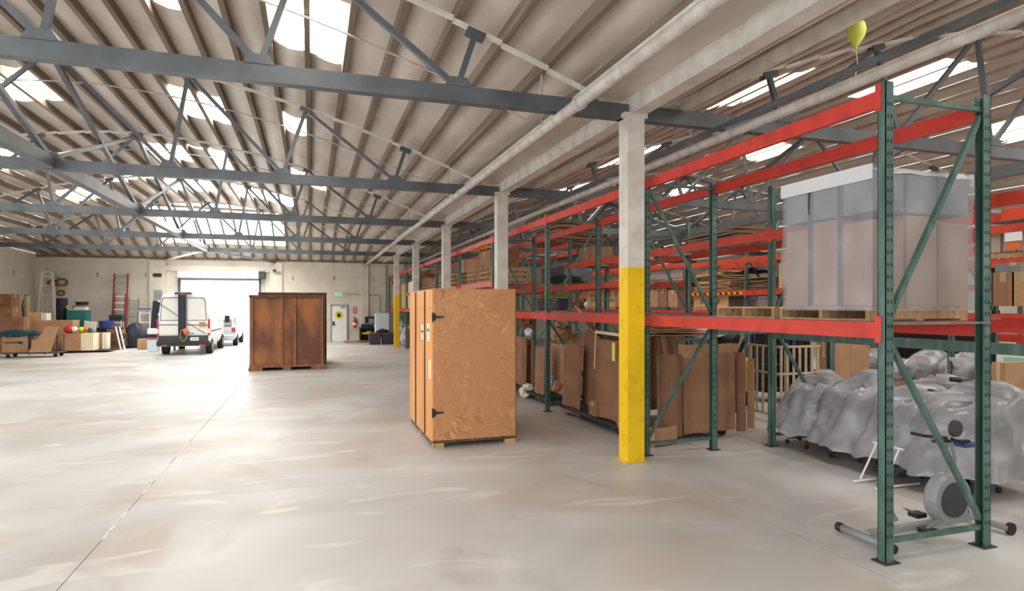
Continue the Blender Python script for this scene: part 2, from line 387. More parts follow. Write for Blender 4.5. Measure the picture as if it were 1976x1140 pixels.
# columns
cn = ['nearest white and yellow column beside the rack','second column standing right of the strand board crate','third column behind the strand board crate','fourth column along the rack front','farthest column, by the white mattress near the back wall']
for k, Y in enumerate(YT):
    t = empty('support_column', (XC-.06,Y-.05,0), label=cn[k], cat='column', group='support columns')
    def hcol(z0, z1):
        mb = MB(); mb.box(-.125,.125,-.125,-.10,z0,z1); mb.box(-.125,.125,.10,.125,z0,z1); mb.box(-.125,-.105,-.10,.10,z0,z1); mb.box(.105,.125,-.10,.10,z0,z1); return mb
    yt = 2.42 if k == 1 else 2.6
    hcol(.012,yt).build('lower_shaft', 'yellow', t, label='yellow painted lower shaft'); hcol(yt,4.62).build('upper_shaft', 'cream', t, label='white painted upper shaft')
    MB().box(-.16,.16,-.15,.15,0,.012).build('base_plate', 'yellow', t, bevel=.004)
    MB().box(-.17,.17,-.13,.13,4.6,4.66).build('cap_plate', 'cream', t)
# pipes
t = empty('sprinkler_pipe', (2.98,0,4.4), label='thick pale pipe under the roof left of the column row', cat='pipe')
MB().tube([(2.98,YS,4.45),(2.98,YW-.3,4.45)], .07, 12).build('pipe_run', 'pipe', t, smooth=True, world=True)
for Y in YT: MB().tube([(2.98,Y+.35,4.5),(2.98,Y+.35,arch(2.98)+.1)], .012, 6).build('hanger_rod', 'pipe', t, world=True)
for Y in YT: MB().lathe([(.085,-.06),(.085,.06)], (2.98,Y-.9,4.45), 12, 'y').build('coupling', 'pipe', t, world=True)
t = empty('sprinkler_pipe', (5.42,0,4.4), label='pale pipe running above the front pallet rack', cat='pipe')
MB().tube([(5.42,YS,4.42),(5.42,YW-.3,4.42)], .062, 12).build('pipe_run', 'pipe', t, smooth=True, world=True)
MB().bar((5.32,YS,4.52),(5.32,YW-.3,4.52),.03,.06).build('strut_rail', 'truss', t, world=True)
for Y in YT: MB().tube([(5.42,Y+.5,4.5),(5.42,Y+.5,arch(5.42)+.1)], .012, 6).build('hanger_rod', 'pipe', t, world=True)
for Y in (10.2,16.4,22.4):
    for X0, X1 in ((-3,2.98),(-8,-3)):
        pass
mb = MB(); pts = [(x, 9.3, arch(x)-.02) for x in [XL+.6+i*.7 for i in range(24)]]
t = empty('branch_pipe', (CL,9.3,6.7), label='thin pale branch pipe following the roof curve, near bay', cat='pipe')
MB().tube(pts, .016, 6).build('pipe_run', 'pipe', t, world=True)
t2 = dup(t, (CL,15.6,6.7), label='thin pale branch pipe following the roof curve, second bay')
t2 = dup(t, (CL,21.7,6.7), label='thin pale branch pipe following the roof curve, third bay')
# roller door
d = empty('door_1', (-4.76,YW,0), kind='structure')
MB().box(-6.85,-2.65,YW-.42,YW-.02,3.62,3.97).build('door_housing', 'mattress', d, world=True, bevel=.02)
MB().box(-6.78,-2.74,YW-.1,YW-.04,3.5,3.62).build('bottom_rail', 'grey', d, world=True)
for x in (-6.85,-2.79): MB().box(x,x+.08,YW-.14,YW-.0,0,3.7).build('door_guide', 'dark', d, world=True)
MB().box(-2.78,-2.42,YW-.5,YW-.1,3.6,4.02).build('opener_motor', 'dark', d, world=True, bevel=.03)
MB().tube([(-2.5,YW-.2,3.6),(-2.5,YW-.2,.9)], .012, 6).build('opener_conduit', 'grey', d, world=True)
# exit door
x0, x1 = XY(640, YW), XY(669, YW)
d = empty('door_2', ((x0+x1)/2,YW,0), kind='structure')
MB().box(x0,x1,YW-.07,YW-.02,.01,2.1).build('door_leaf', 'white', d, world=True, bevel=.005)
mb = MB(); mb.box(x0-.06,x0,YW-.09,YW,0,2.16); mb.box(x1,x1+.06,YW-.09,YW,0,2.16); mb.box(x0-.06,x1+.06,YW-.09,YW,2.1,2.16); mb.build('door_frame', 'grey', d, world=True)
MB().box(x0+.04,x0+.14,YW-.12,YW-.07,.95,1.2).box(x0+.05,x0+.2,YW-.15,YW-.11,1.0,1.04).build('door_handle', 'dark', d, world=True)
MB().box(x1-.35,x1-.1,YW-.14,YW-.07,1.98,2.06).build('door_closer', 'grey', d, world=True)
sx = (x0+x1)/2-.02
sg = empty('round_sign', (sx,YW-.075,1.55), label='round yellow sign with a black emblem on the white exit door', cat='sign')
MB().lathe([(.23,0),(.23,-.006)], (0,0,0), 32, 'y').build('sign_disc', 'ylw', sg)
MB().prism([(-.09,-.1),(.09,-.1),(.1,.02),(.05,.1),(-.05,.1),(-.1,.02)], -.012,-.006).build('emblem', 'ink', sg)
mb = MB()
for k in range(9):
    a = PI*(.12+.76*k/8); mb.rbox((.17*math.cos(a),-.01,.17*math.sin(a)),(.02,.006,.04),(0,-a+PI/2,0))
mb.build('lettering', 'ink', sg)
# exit light
ex = XY(654, YW)
t = empty('exit_sign', (ex,YW,ZZ(fY(654,YW),568)), label='green lit exit sign with two lamp heads above the door', cat='sign')
MB().box(-.24,.24,-.1,0,-.13,.13).build('housing', 'white', t, bevel=.01)
MB().box(-.2,.2,-.106,-.1,-.1,.1).build('sign_face', mat('exit_green', (96,214,160), .5, emit=.35), t)
text('EXIT', .16, 'white', t, (0,-.108,0), (PI/2,0,0), ext=.001)
for s_ in (-1,1): MB().lathe([(.03,0),(.07,-.02),(.07,-.1)], (s_*.36,-.02,0), 12, 'y').build('lamp_head', 'cream', t)
t = empty('conduit', (ex,YW,2.8), label='thin grey conduit from the exit sign to the corner pilaster', cat='conduit')
xe = XY(733, YW)
MB().tube([(ex+.4,YW-.03,2.78),(xe-.1,YW-.03,2.74),(xe,YW-.03,2.62),(xe,YW-.03,1.3)], .018, 6).build('conduit_run', 'grey', t, world=True)
# extinguisher + sign
x = XY(684, YW)
t = empty('fire_extinguisher', (x,YW-.12,.8), label='red fire extinguisher hanging on the white wall right of the door', cat='extinguisher')
MB().lathe([(.03,0),(.085,.02),(.09,.1),(.09,.42),(.05,.5),(.03,.53)], n=16).build('cylinder_body', 'redp', t, smooth=True)
MB().lathe([(.091,.16),(.091,.32)], n=16).build('band_label', 'white', t)
MB().box(-.03,.03,-.03,.03,.53,.6).box(-.1,.03,-.015,.015,.6,.63).build('valve', 'dark', t)
MB().tube([(.04,0,.56),(.13,0,.5),(.13,0,.25)], .014, 6).build('hose', 'black', t)
x = XY(685, YW)
t = empty('wall_sign', (x,YW-.01,1.85), label='narrow red and white sign above the fire extinguisher', cat='sign')
MB().box(-.1,.1,-.012,0,-.2,.2).build('sign_plate', 'redp', t); MB().box(-.02,.03,-.014,-.011,-.17,.17).build('white_arrow', 'white', t)
# small wall hooks
for k, (u, v, lb) in enumerate(((27,531,'left of the corner pilaster'),(189,531,'between the tall stepladder and the red ladder'),(282,531,'right of the red ladder'),(565,537,'above the brown crate'),(645,537,'above the exit sign'),(720,540,'near the rack end'))):
    X = XY(u, YW); Z = ZZ(fY(u,YW), v)
    if u < 60: X, Y_ = XL+.02, YX(u, XL); 
    else: Y_ = YW
    t = empty('wall_hook', (X,Y_-.02,Z), label='small dark hook on the white wall %s' % lb, cat='hook')
    MB().tube([(0,0,.12),(0,-.05,.13),(0,-.09,.05),(0,-.05,-.08),(0,0,-.1)], .015, 6).build('hook_body', 'dark', t)
t = empty('security_camera', (XY(530,YW),YW-.16,ZZ(fY(530,YW),522)), label='small grey camera box on the pilaster right of the roller door', cat='camera')
MB().box(-.08,.08,-.2,0,-.06,.06).build('camera_body', 'dark', t); MB().box(.1,.35,-.05,0,-.2,-.06).build('bracket_box', 'grey', t)
t = empty('control_box', (-7.85,YW-.16,ZZ(fY(312,YW),531)), label='small black box on the pilaster left of the roller door', cat='box')
MB().box(-.2,.2,-.05,0,-.09,.09).build('box_body', 'black', t)
# yellow balloon under roof
X = 5.8; f = fX(1652, X); Y = YX(1652, X)
t = empty('balloon', (X,Y,ZZ(f,62)), label='yellow green balloon caught under the roof above the rack', cat='balloon')
MB().lathe([(.008,-.17),(.03,-.14),(.085,-.06),(.105,.02),(.09,.09),(.05,.13),(.005,.145)], n=18).build('balloon_skin', 'lime', t, smooth=True)
MB().lathe([(.02,-.19),(.008,-.17)], n=8).build('knot', 'lime', t)
MB().tube([(0,0,-.18),(.02,0,-.35),(-.01,0,-.5)], .003, 5).build('string', 'white', t)
MB().tube([(0,0,.14),(0,0,arch(X)-ZZ(f,62)+.2)], .004, 5).build('ceiling_line', 'pipe', t)
# ================================================================== RACKS
def upright(mb, x, y, top, face=-1):
    # open C channel, web towards the aisle
    w_, d_, t_ = .085, .075, .006
    mb.box(x-w_/2, x+w_/2, y-d_/2, y-d_/2+t_, .01, top)
    mb.box(x-w_/2 if face < 0 else x+w_/2-t_, x-w_/2+t_ if face < 0 else x+w_/2, y-d_/2, y+d_/2, .01, top)
    mb.box(x-w_/2, x+w_/2, y+d_/2-t_, y+d_/2, .01, top)
    return mb
def rack(label, X0, X1, frames, levels, tops, flips, base):
    t = empty('pallet_rack', (X0, frames[0], 0), label=label, cat='rack', group='pallet racks')
    for k, y in enumerate(frames):
        top = tops(k)
        for fx, face in ((X0,-1),(X1,1)):
            u = upright(MB(), fx, y, top, face).build('upright', 'green', t, world=True)
            MB().box(fx-.08,fx+.08,y-.07,y+.07,0,.01).build('foot_plate', 'dark', u, world=True)
            if k < 3 and base:
                mb = MB()
                for q in range(int((top-.3)/.1)):
                    z = .2+q*.1
                    for dx in (-.018,.018): mb.box(fx+dx-.006,fx+dx+.006,y-.0395,y-.037,z,z+.03)
                mb.build('slot_row', 'ink', u, world=True, kind='stuff')
        a, b = (X0+.04, X1-.04) if flips(k) else (X1-.04, X0+.04)
        MB().bar((X0,y,top-.12),(X1,y,top-.12),.035,.04).build('frame_strut', 'green', t, world=True)
        MB().bar((a,y,1.78),(b,y,.24),.04,.04).build('frame_brace', 'green', t, world=True)
        MB().bar((b,y,top-.18),(a,y,2.0),.04,.04).build('frame_brace', 'green', t, world=True)
        MB().bar((X0,y,.17),(X1,y,.17),.035,.04).build('frame_strut', 'green', t, world=True)
    for k in range(len(frames)-1):
        y0, y1 = frames[k]+.04, frames[k+1]-.04
        for z, deck, m in levels(k):
            for fx, sx in ((X0,-1),(X1,1)):
                b = MB().box(fx-.025+sx*.02, fx+.025+sx*.02, y0, y1, z-.135, z).build('beam', m, t, world=True)
                for yy_ in (y0-.012, y1+.012): MB().box(fx+sx*.046-.004,fx+sx*.046+.004,yy_-.03,yy_+.03,z-.17,z+.05).build('end_connector', m, b, world=True)
            if deck:
                nb = 7
                for q in range(nb):
                    yy_ = y0+.1+(y1-y0-.2)*q/(nb-1)
                    if deck == 'boards': MB().box(X0+.03,X1-.03,yy_-.23,yy_+.23,z-.02,z-.003).build('deck_board', 'deck', t, world=True)
                    elif q % 2 == 0: MB().box(X0+.03,X1-.03,yy_-.03,yy_+.03,z-.05,z-.01).build('cross_bar', 'grey', t, world=True)
    return t
F1 = [3.88,7.68,11.48,15.28,19.08,22.88,26.68,30.48,34.28,37.4]
rack('front pallet rack along the column row', 4.45, 5.55, F1,
     lambda k: [(1.95,'boards','red'),(3.84,None,'red')]+([(2.72,'bars','redfar')] if 3 <= k <= 6 else []), lambda k: 3.9, lambda k: k % 2 == 0, True)
F2 = [3.82,7.62,11.42,15.22,19.02,22.82,26.62]
rack('second pallet rack behind the front one', 6.53, 7.63, F2,
     lambda k: [(1.95,'bars','red'),(3.78 if k >= 3 else 3.2,'bars','redfar')]+([(2.64,'bars','redfar')] if k >= 2 else []), lambda k: 3.86, lambda k: k % 2 == 1, False)
F3 = [5.42+2.75*i for i in range(8)]
rack('third pallet rack across the aisle', 10.9, 12.0, F3,
     lambda k: [(1.95,'bars','redfar')]+([(2.5,'bars','redfar'),(3.36,'bars','redfar')] if k in (2,3) else [(2.86,'bars','redfar'),(3.42,'bars','redfar')])+([(.5,'boards','redfar')] if k < 4 else []), lambda k: 3.5, lambda k: k % 2 == 0, False)
F4 = [6.0+3.8*i for i in range(5)]
rack('farthest pallet rack near the right wall', 15.2, 16.3, F4,
     lambda k: [(1.4,'bars','redfar'),(2.6,'bars','redfar'),(3.5,None,'redfar')], lambda k: 3.9, lambda k: k % 2 == 0, False)
# row spacers between first two racks
t = empty('row_spacer', (6,7.65,1.7), label='green steel spacer joining the first two racks at mid height', cat='spacer')
MB().bar((5.59,7.65,1.72),(6.49,7.65,1.72),.05,.1).build('spacer_bar', 'green', t, world=True)
t = empty('row_spacer', (6.45,5.7,1.6), label='green steel bar under the red beam of the second rack, near end', cat='spacer')
MB().bar((6.47,3.9,1.66),(6.47,7.55,1.66),.05,.11).build('spacer_bar', 'green', t, world=True)
# hazard stripes on the third rack's beam
t = empty('hazard_tape', (10.85,15,2.43), label='black and yellow striped tape on an orange beam of the third rack', cat='tape')
mb = MB(); my = MB()
for q in range(22):
    y = F3[3]+.08+q*.12
    (mb if q % 2 else my).prism([(y,2.4),(y+.12,2.4),(y+.18,2.46),(y+.06,2.46)], 10.848, 10.853, 'x')
my.build('yellow_stripe', 'yellow', t, world=True); mb.build('black_stripe', 'hazard', t, world=True)

# ================================================================== GOODS
def carton(x, y, z, sx, sy, sz, label, m='card', rz=0, tape=True, group=None, open_=False, parts=True):
    o = MB().box(-sx/2,sx/2,-sy/2,sy/2,0,sz)
    if open_:
        t_ = .012; o = MB(); o.box(-sx/2,sx/2,-sy/2,sy/2,0,t_)
        o.box(-sx/2,-sx/2+t_,-sy/2,sy/2,t_,sz); o.box(sx/2-t_,sx/2,-sy/2,sy/2,t_,sz); o.box(-sx/2+t_,sx/2-t_,-sy/2,-sy/2+t_,t_,sz); o.box(-sx/2+t_,sx/2-t_,sy/2-t_,sy/2,t_,sz)
    o = o.build('carton', m, label=label, cat='carton', group=group); o.location = (x,y,z); o.rotation_euler[2] = rz
    if tape and not open_:
        mb = MB(); mb.box(-sx/2,sx/2,-.03,.03,sz,sz+.003); mb.box(-sx/2-.003,-sx/2,-.03,.03,sz*.72,sz+.003); mb.box(sx/2,sx/2+.003,-.03,.03,sz*.72,sz+.003)
        mb.build('tape_strip', 'tape', o)
        mb = MB(); mb.box(-.004,.004,-sy/2-.002,-sy/2,sz*.02,sz*.98); mb.box(-sx/2-.002,-sx/2,-sy*.18,-sy*.17,0,sz)
        mb.build('board_seam', 'card2', o)
    return o
P0 = None
def pallet(x, y, z, label, rz=0, group='wooden pallets', sc=(1,1,1)):
    global P0
    if P0 is None:
        P0 = empty('wooden_pallet', (x,y,z), rz, label, 'pallet', group)
        bd = MB().box(-.5,.5,-.045,.045,0,.018).build('top_board', 'pallet', P0); bd.location = (0,-.55,.107)
        for q in range(1,8): inst(bd, 'top_board', P0, (0,-.55+1.1*q/7,.107))
        st = MB().box(-.02,.02,-.6,.6,.018,.107).build('stringer', 'pallet', P0); st.location = (-.48,0,0)
        for q in (0,.48): inst(st, 'stringer', P0, (q,0,0))
        for q in (-.55,0,.55): inst(bd, 'bottom_board', P0, (0,q,0))
        P0.scale = sc; return P0
    o = dup(P0, (x,y,z), rz, label, group); o.scale = sc; return o
def sheet(x, y, z, L, h, th, lean, rz, m, label, group=None, name='cardboard_sheet'):
    # upright sheet: length L along local x, thickness along local y, slightly bowed with corrugated edge
    mb = MB(); n = 8; ph = random.random()*6
    def prof(i): return .03*math.sin(ph+i*.9)
    vs = []
    for i in range(n+1):
        xx = -L/2+L*i/n; o = prof(i); hh = h+.008*math.sin(ph*3+i*1.7)
        vs += [(xx,o,0),(xx,o+th,0),(xx,o+th+lean,hh),(xx,o+lean,hh)]
    fs = [(0,1,2,3),(4*n+3,4*n+2,4*n+1,4*n)]
    for i in range(n):
        for k in range(4): fs.append((4*i+k, 4*i+(k+1)%4, 4*i+4+(k+1)%4, 4*i+4+k))
    mb.add(vs, fs); o = mb.build(name, m, label=label, cat='sheet', group=group); o.location = (x,y,z); o.rotation_euler[2] = rz; return o
def wheel(mb, c, r, w_, axis='x', n=16):
    mb.lathe([(r*.6,-w_/2),(r,-w_/2+.004),(r,w_/2-.004),(r*.6,w_/2)], c, n, axis); return mb
# --- strand board crate (front)
CX0, CX1, CY0, CY1, CT = 1.70, 2.965, 9.0, 11.2, 2.32
t = empty('vault_crate', ((CX0+CX1)/2,(CY0+CY1)/2,0), label='tall orange strand board storage crate in the middle foreground', cat='crate')
MB().box(CX0,CX1,CY0,CY0+.018,.09,CT).build('end_panel', 'osb', t, world=True, label='strand board end panel')
MB().box(CX0,CX1,CY1-.018,CY1,.09,CT).build('end_panel', 'osb', t, world=True)
MB().box(CX1-.018,CX1,CY0+.02,CY1-.02,.09,CT).build('side_panel', 'plank', t, world=True)
for a, b in ((9.018,9.59),(9.66,10.46),(10.54,11.18)):
    MB().box(CX0-.012,CX0+.02,a,b,.09,CT).build('door_plank', 'plank', t, world=True, bevel=.003)
for a, b in ((9.59,9.66),(10.46,10.54)): MB().box(CX0-.02,CX0,a,b,.1,CT-.01).build('seam_shade_strip', 'ink', t, world=True)  # black strips paint in the shade of the seams between planks
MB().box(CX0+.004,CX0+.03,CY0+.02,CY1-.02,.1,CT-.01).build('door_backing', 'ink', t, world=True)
MB().box(CX0-.008,CX1+.008,CY0-.008,CY1,CT,CT+.018).build('lid', 'osb', t, world=True)
MB().box(CX0-.006,CX1+.006,CY0-.006,CY0,.075,.11).box(CX1-.002,CX1+.006,CY0-.004,CY0+.02,.11,CT).build('edge_trim', 'browntop', t, world=True)
MB().box(CX0,CX1,CY0,CY1,.07,.09).build('floor_panel', 'brownpost', t, world=True)
for y in (CY0+.0,(CY0+CY1)/2-.05,CY1-.1):
    for xx in (CX0+.0,CX1-.16): 
        MB().box(xx,xx+.16,y,y+.1,0,.07).build('skid_block', 'pallet', t, world=True)
for z in (.52,1.92):
    h = MB().box(CX0-.012,CX0+.035,CY0-.016,CY0,z-.05,z+.05).prism([(CX0+.04,z-.018),(CX0+.16,z-.008),(CX0+.16,z+.008),(CX0+.04,z+.018)], CY0-.014,CY0).build('strap_hinge', 'black', t, world=True)
    MB().tube([(CX0-.01,CY0-.012,z-.07),(CX0-.01,CY0-.012,z+.07)], .012, 8).build('hinge_pin', 'black', h, world=True)
for y0, y1, z0, z1, m in ((9.12,9.3,1.0,1.28,'paper'),(9.2,9.42,1.55,1.82,'paper'),(9.75,9.95,1.55,1.78,'paper')):
    MB().box(CX0-.015,CX0-.012,y0,y1,z0,z1).build('paper_label', m, t, world=True)
mb = MB(); random.seed(3)
for k in range(16):
    y = 9.13+k*.055
    if 9.57 < y < 9.66: continue; mb.box(CX0-.015,CX0-.012,y,y+.012,2.0+.01*random.random(),2.09)
    if k % 3 == 0: mb.box(CX0-.015,CX0-.012,y,y+.04,2.04,2.052)
for k in range(10):
    mb.box(CX0-.0165,CX0-.015,9.21+.02*k,9.222+.02*k,1.7,1.7+.05*random.random()+.01)
    mb.box(CX0-.0165,CX0-.015,9.76+.018*k,9.77+.018*k,1.66,1.66+.05*random.random()+.01)
mb.build('stencil_marks', 'browntop', t, world=True, kind='stuff')
# --- brown crates
def brown_crate(x0, x1, y0, y1, top, label):
    t = empty('vault_crate', ((x0+x1)/2,(y0+y1)/2,0), label=label, cat='crate')
    W = x1-x0
    MB().box(x0+.05,x1-.05,y0+.05,y0+.07,.16,top-.06).build('front_panel', 'brownwood', t, world=True)
    MB().box(x0+.05,x1-.05,y1-.07,y1-.05,.16,top-.06).build('back_panel', 'brownwood', t, world=True)
    for x in (x0+.03,x1-.05): MB().box(x,x+.02,y0+.07,y1-.07,.16,top-.06).build('side_panel', 'brownwood', t, world=True)
    for fr, w_ in ((0,.11),(.405,.085),(.58,.085),(.955,.1)):
        MB().box(x0+fr*W,x0+fr*W+w_,y0,y0+.05,.16,top-.08).build('batten', 'brownpost', t, world=True, bevel=.004)
    for fr in (.0,.33,.66,.96):
        yy_ = y0+fr*(y1-y0); MB().box(x1-.03,x1+.01,yy_,yy_+.09,.16,top-.08).build('side_batten', 'brownpost', t, world=True)
    MB().box(x0-.02,x1+.02,y0-.02,y1+.02,top-.09,top).build('lid', 'browntop', t, world=True, bevel=.01)
    MB().box(x0-.01,x1+.01,y0-.015,y0+.05,.1,.18).build('bottom_rail', 'brownpost', t, world=True)
    MB().box(x0,x1,y0+.05,y1,.1,.16).build('floor_panel', 'browntop', t, world=True)
    for fx, ww in ((x0-.03,.42),((x0+x1)/2-.15,.26),(x1-.42,.42)):
        for yy_ in (y0-.01,(y0+y1)/2,y1-.12): MB().box(fx,fx+ww,yy_,yy_+.1,0,.1).build('skid_block', 'brownpost', t, world=True)
    return t
brown_crate(-1.87,.42,21.5,23.0,2.44,'dark brown plywood storage crate with vertical battens, standing in front of its twin')
brown_crate(-1.72,.52,23.15,24.65,2.56,'second brown crate hidden behind the battened brown crate, rim showing')
# --- wrapped pallet load on front rack
t = empty('wrapped_load', (5.15,4.75,1.95+.125), label='film-wrapped grey and tan carton load on the near bay of the front rack', cat='pallet load')
X0, X1, Y0, Y1, ZB = 4.58,5.74,4.12,5.16,2.08
for i, (a, b) in enumerate(((X0,X0+.38),(X0+.39,X0+.77),(X0+.78,X1))):
    for j, (c, d_) in enumerate(((Y0,Y0+.34),(Y0+.35,Y0+.69),(Y0+.70,Y1))):
        if i == 1 and j == 1: continue
        MB().box(a+.01,b-.01,c+.01,d_-.01,ZB,2.83+.05*((i+j)%2)).build('carton', 'cardw' if False else 'card', t, world=True, bevel=.01)
        MB().box(a+.01,b-.01,c+.01,d_-.01,2.9,3.24).build('carton', 'grey2', t, world=True, bevel=.01)
def shell(u, v):
    a = u*4; k = int(a) % 4; fr = a-int(a); cs = [(X0,Y0),(X1,Y0),(X1,Y1),(X0,Y1)]
    p, q = cs[k], cs[(k+1)%4]; x = p[0]+(q[0]-p[0])*fr; y = p[1]+(q[1]-p[1])*fr
    z = ZB-.04+v*(3.3-ZB+.02); cxx, cyy = (X0+X1)/2, (Y0+Y1)/2
    g = .035*noise.noise(Vector((x*5, y*5+1, z*2.2)))+.014*noise.noise(Vector((x*16, y*16, z*3)))
    g += .02*(1-v)
    dx, dy = x-cxx, y-cyy; L = math.hypot(dx, dy); return (x+dx/L*(.015+g), y+dy/L*(.015+g), z)
MB().grid(shell, 64, 24).build('stretch_film', 'film', t, smooth=True, world=True)
def cap(u, v):
    x = X0-.02+(X1-X0+.04)*u; y = Y0-.02+(Y1-Y0+.04)*v
    return (x, y, 3.285+.03*noise.noise(Vector((x*4,y*4,2)))-.05*(abs(u-.5) > .48 or abs(v-.5) > .48))
MB().grid(cap, 20, 20).build('top_sheet', 'filmtop', t, smooth=True, world=True)
mb = MB(); mb.box(X0-.03,X0-.02,Y0-.02,Y1+.02,3.17,3.3); mb.build('film_edge_fold', 'filmtop', t, world=True)
for y in (Y0+.35,Y0+.7): MB().box(X0-.018,X0-.004,y-.012,y+.012,ZB,3.26).build('corner_strap', 'dark', t, world=True)
pallet(5.15,4.68,1.95,'wooden pallet under the film-wrapped load on the front rack', PI/2, sc=(1.08,.97,1))
pallet(5.1,5.75,1.95,'empty wooden pallet beside the film-wrapped load on the front rack', PI/2, sc=(.95,.92,1))
# --- third rack and second rack loads
def wrapped(x, y, z, sx, sy, sz, label, m='card', nx=2, ny=3, filmm='film', cap_=None):
    t = empty('wrapped_load', (x,y,z), label=label, cat='pallet load')
    for i in range(nx):
        for j in range(ny):
            MB().box(-sx/2+sx*i/nx+.008,-sx/2+sx*(i+1)/nx-.008,-sy/2+sy*j/ny+.008,-sy/2+sy*(j+1)/ny-.008,0,sz).build('carton', m, t)
    if cap_: MB().box(-sx/2-.01,sx/2+.01,-sy/2-.01,sy/2+.01,sz,sz+.06).build('cover_sheet', cap_, t, bevel=.02)
    def sh(u, v):
        a = u*4; k = int(a) % 4; fr = a-int(a); cs = [(-sx/2,-sy/2),(sx/2,-sy/2),(sx/2,sy/2),(-sx/2,sy/2)]; p, q = cs[k], cs[(k+1)%4]
        X = p[0]+(q[0]-p[0])*fr; Y = p[1]+(q[1]-p[1])*fr; g = 1.025+.02*noise.noise(Vector((X*6,Y*6,v*4))); return (X*g, Y*g, v*sz*1.0)
    MB().grid(sh, 32, 6).build('stretch_film', filmm, t, smooth=True); return t
# speed pak cartons, third rack
def lettered(x, y, z, s, h, label, l1, l2, off=0):
    o = carton(x, y, z, 1.0, s, h, label, 'card3', tape=False)
    if l1: text(l1, .2, 'ink', o, (-.503, off, h*.62), (PI/2,0,-PI/2), ext=.001)
    if l2: text(l2, .2, 'ink', o, (-.503, off, h*.34), (PI/2,0,-PI/2), ext=.001)
    return o
def onY(u, X): return YX(u, X)
Za = 1.95
for (ua, ub, lab, a, b) in ((1133,1158,'tan lettered carton, left of the pair on the third rack','WALL','SPEED'),
                            (1162,1187,'tan lettered carton, right of the pair on the third rack','WALL','SPEED PAK'),
                            (1338,1406,'tan lettered carton under the striped beam of the third rack','WALL','SPEED PAK')):
    ya, yb = onY(ub, 10.95), onY(ua, 10.95); pallet(11.45,(ya+yb)/2,Za,'pallet under the '+lab[:40], sc=(1,max(.6,(yb-ya)/1.2),.7))
    hh = .75 if ua < 1300 else .47
    lettered(11.45,(ya+yb)/2,Za+.1,yb-ya-.03,hh if ua > 1300 else .72,lab,a,b)
for k, (ua, ub, X, z, h, m, lab) in enumerate((
    (1188,1204,10.9,2.05,.72,'card','brown carton right of the twin tan lettered cartons on the third rack'),
    (1248,1268,10.9,2.05,.58,'card','brown carton just right of the near yellow column on the third rack'),
    (1269,1286,10.9,2.05,.6,'card2','darker brown carton in the middle of three on the third rack'),
    (1287,1306,10.9,2.05,.55,'card','brown carton, last of three left of the blue trolley on the third rack'),
    (1500,1522,10.9,2.52,.62,'card3','tan carton on the upper level of the third rack beside the wrapped load'),
    (1572,1602,8.9,.0,1.6,'card','tall brown carton behind the slatted cage'),
    (1606,1646,10.9,.52,.9,'card2','brown carton in the floor bay above the pale blue bag'),
    (1912,1936,10.2,0.1,1.1,'card','orange brown carton standing right of the near rack upright'),
    (1914,1950,6.6,2.08,.34,'card','tan carton on the second rack at the far right, first'),
    (1951,1990,6.6,2.08,.34,'card3','tan carton on the second rack at the far right, cut by the frame'),
    (1913,1990,6.9,2.43,.1,'grey2','flat grey film bundle lying on the tan cartons of the second rack'),
    (750,769,4.55,1.96,1.35,'card3','tall tan carton at the far end of the front rack'),
    (774,786,4.55,1.96,1.25,'khaki','upright khaki panel carton beyond the farthest column'),
    (787,797,4.55,1.96,1.3,'cardw','tall white carton on the front rack before the tan one'),
    
    )):
    if 'bundle' in lab: pass
    y0_, y1_ = sorted((onY(ua, X), onY(ub, X)))
    y1_ = min(y1_, 37.3); y0_ = min(y0_, y1_-.5) if X < 4.7 else y0_
    carton(X+.48, (y0_+y1_)/2, z, .9, max(.2, y1_-y0_-.03), h, lab, m)
for (ua, ub, z, h, lab, cap_) in ((1140,1172,2.97,.52,'pink film-wrapped carton load with a red cover, left of the near column','redp'),
                            (1174,1204,2.97,.55,'film-wrapped carton load with red cover touching the near column','redp'),
                            (1250,1290,2.97,.42,'film-wrapped carton load just right of the near column, third rack',None),
                            (1292,1318,2.97,.42,'film-wrapped brown cartons left of the third rack upright',None),
                            (1890,1932,2.98,.36,'white film-wrapped cartons with an orange mark at the far right',None),
                            (1933,1990,2.98,.36,'white film-wrapped cartons cut by the right frame edge',None)):
    y0_, y1_ = onY(ub, 10.95), onY(ua, 10.95)
    wrapped(11.45,(y0_+y1_)/2,z,1.0,y1_-y0_-.03,h,lab,'card' if ua < 1800 else 'card3',1,2,'film',cap_)
    pallet(11.45,(y0_+y1_)/2,z-.12,'pallet under the '+lab[:60], sc=(1,max(.5,(y1_-y0_)/1.2),.9))
o = MB().box(10.86,10.875,onY(1962,10.9)-.1,onY(1962,10.9)+.16,3.14,3.3).build('shipping_label','white', label='white shipping label on the wrapped cartons at the far right', cat='label')
MB().box(-.004,0,-.11,.11,-.05,.05).build('orange_mark','orange', label='orange mark on the wrapped cartons at the far right', cat='label').location = (10.86,onY(1958,10.9),3.06)
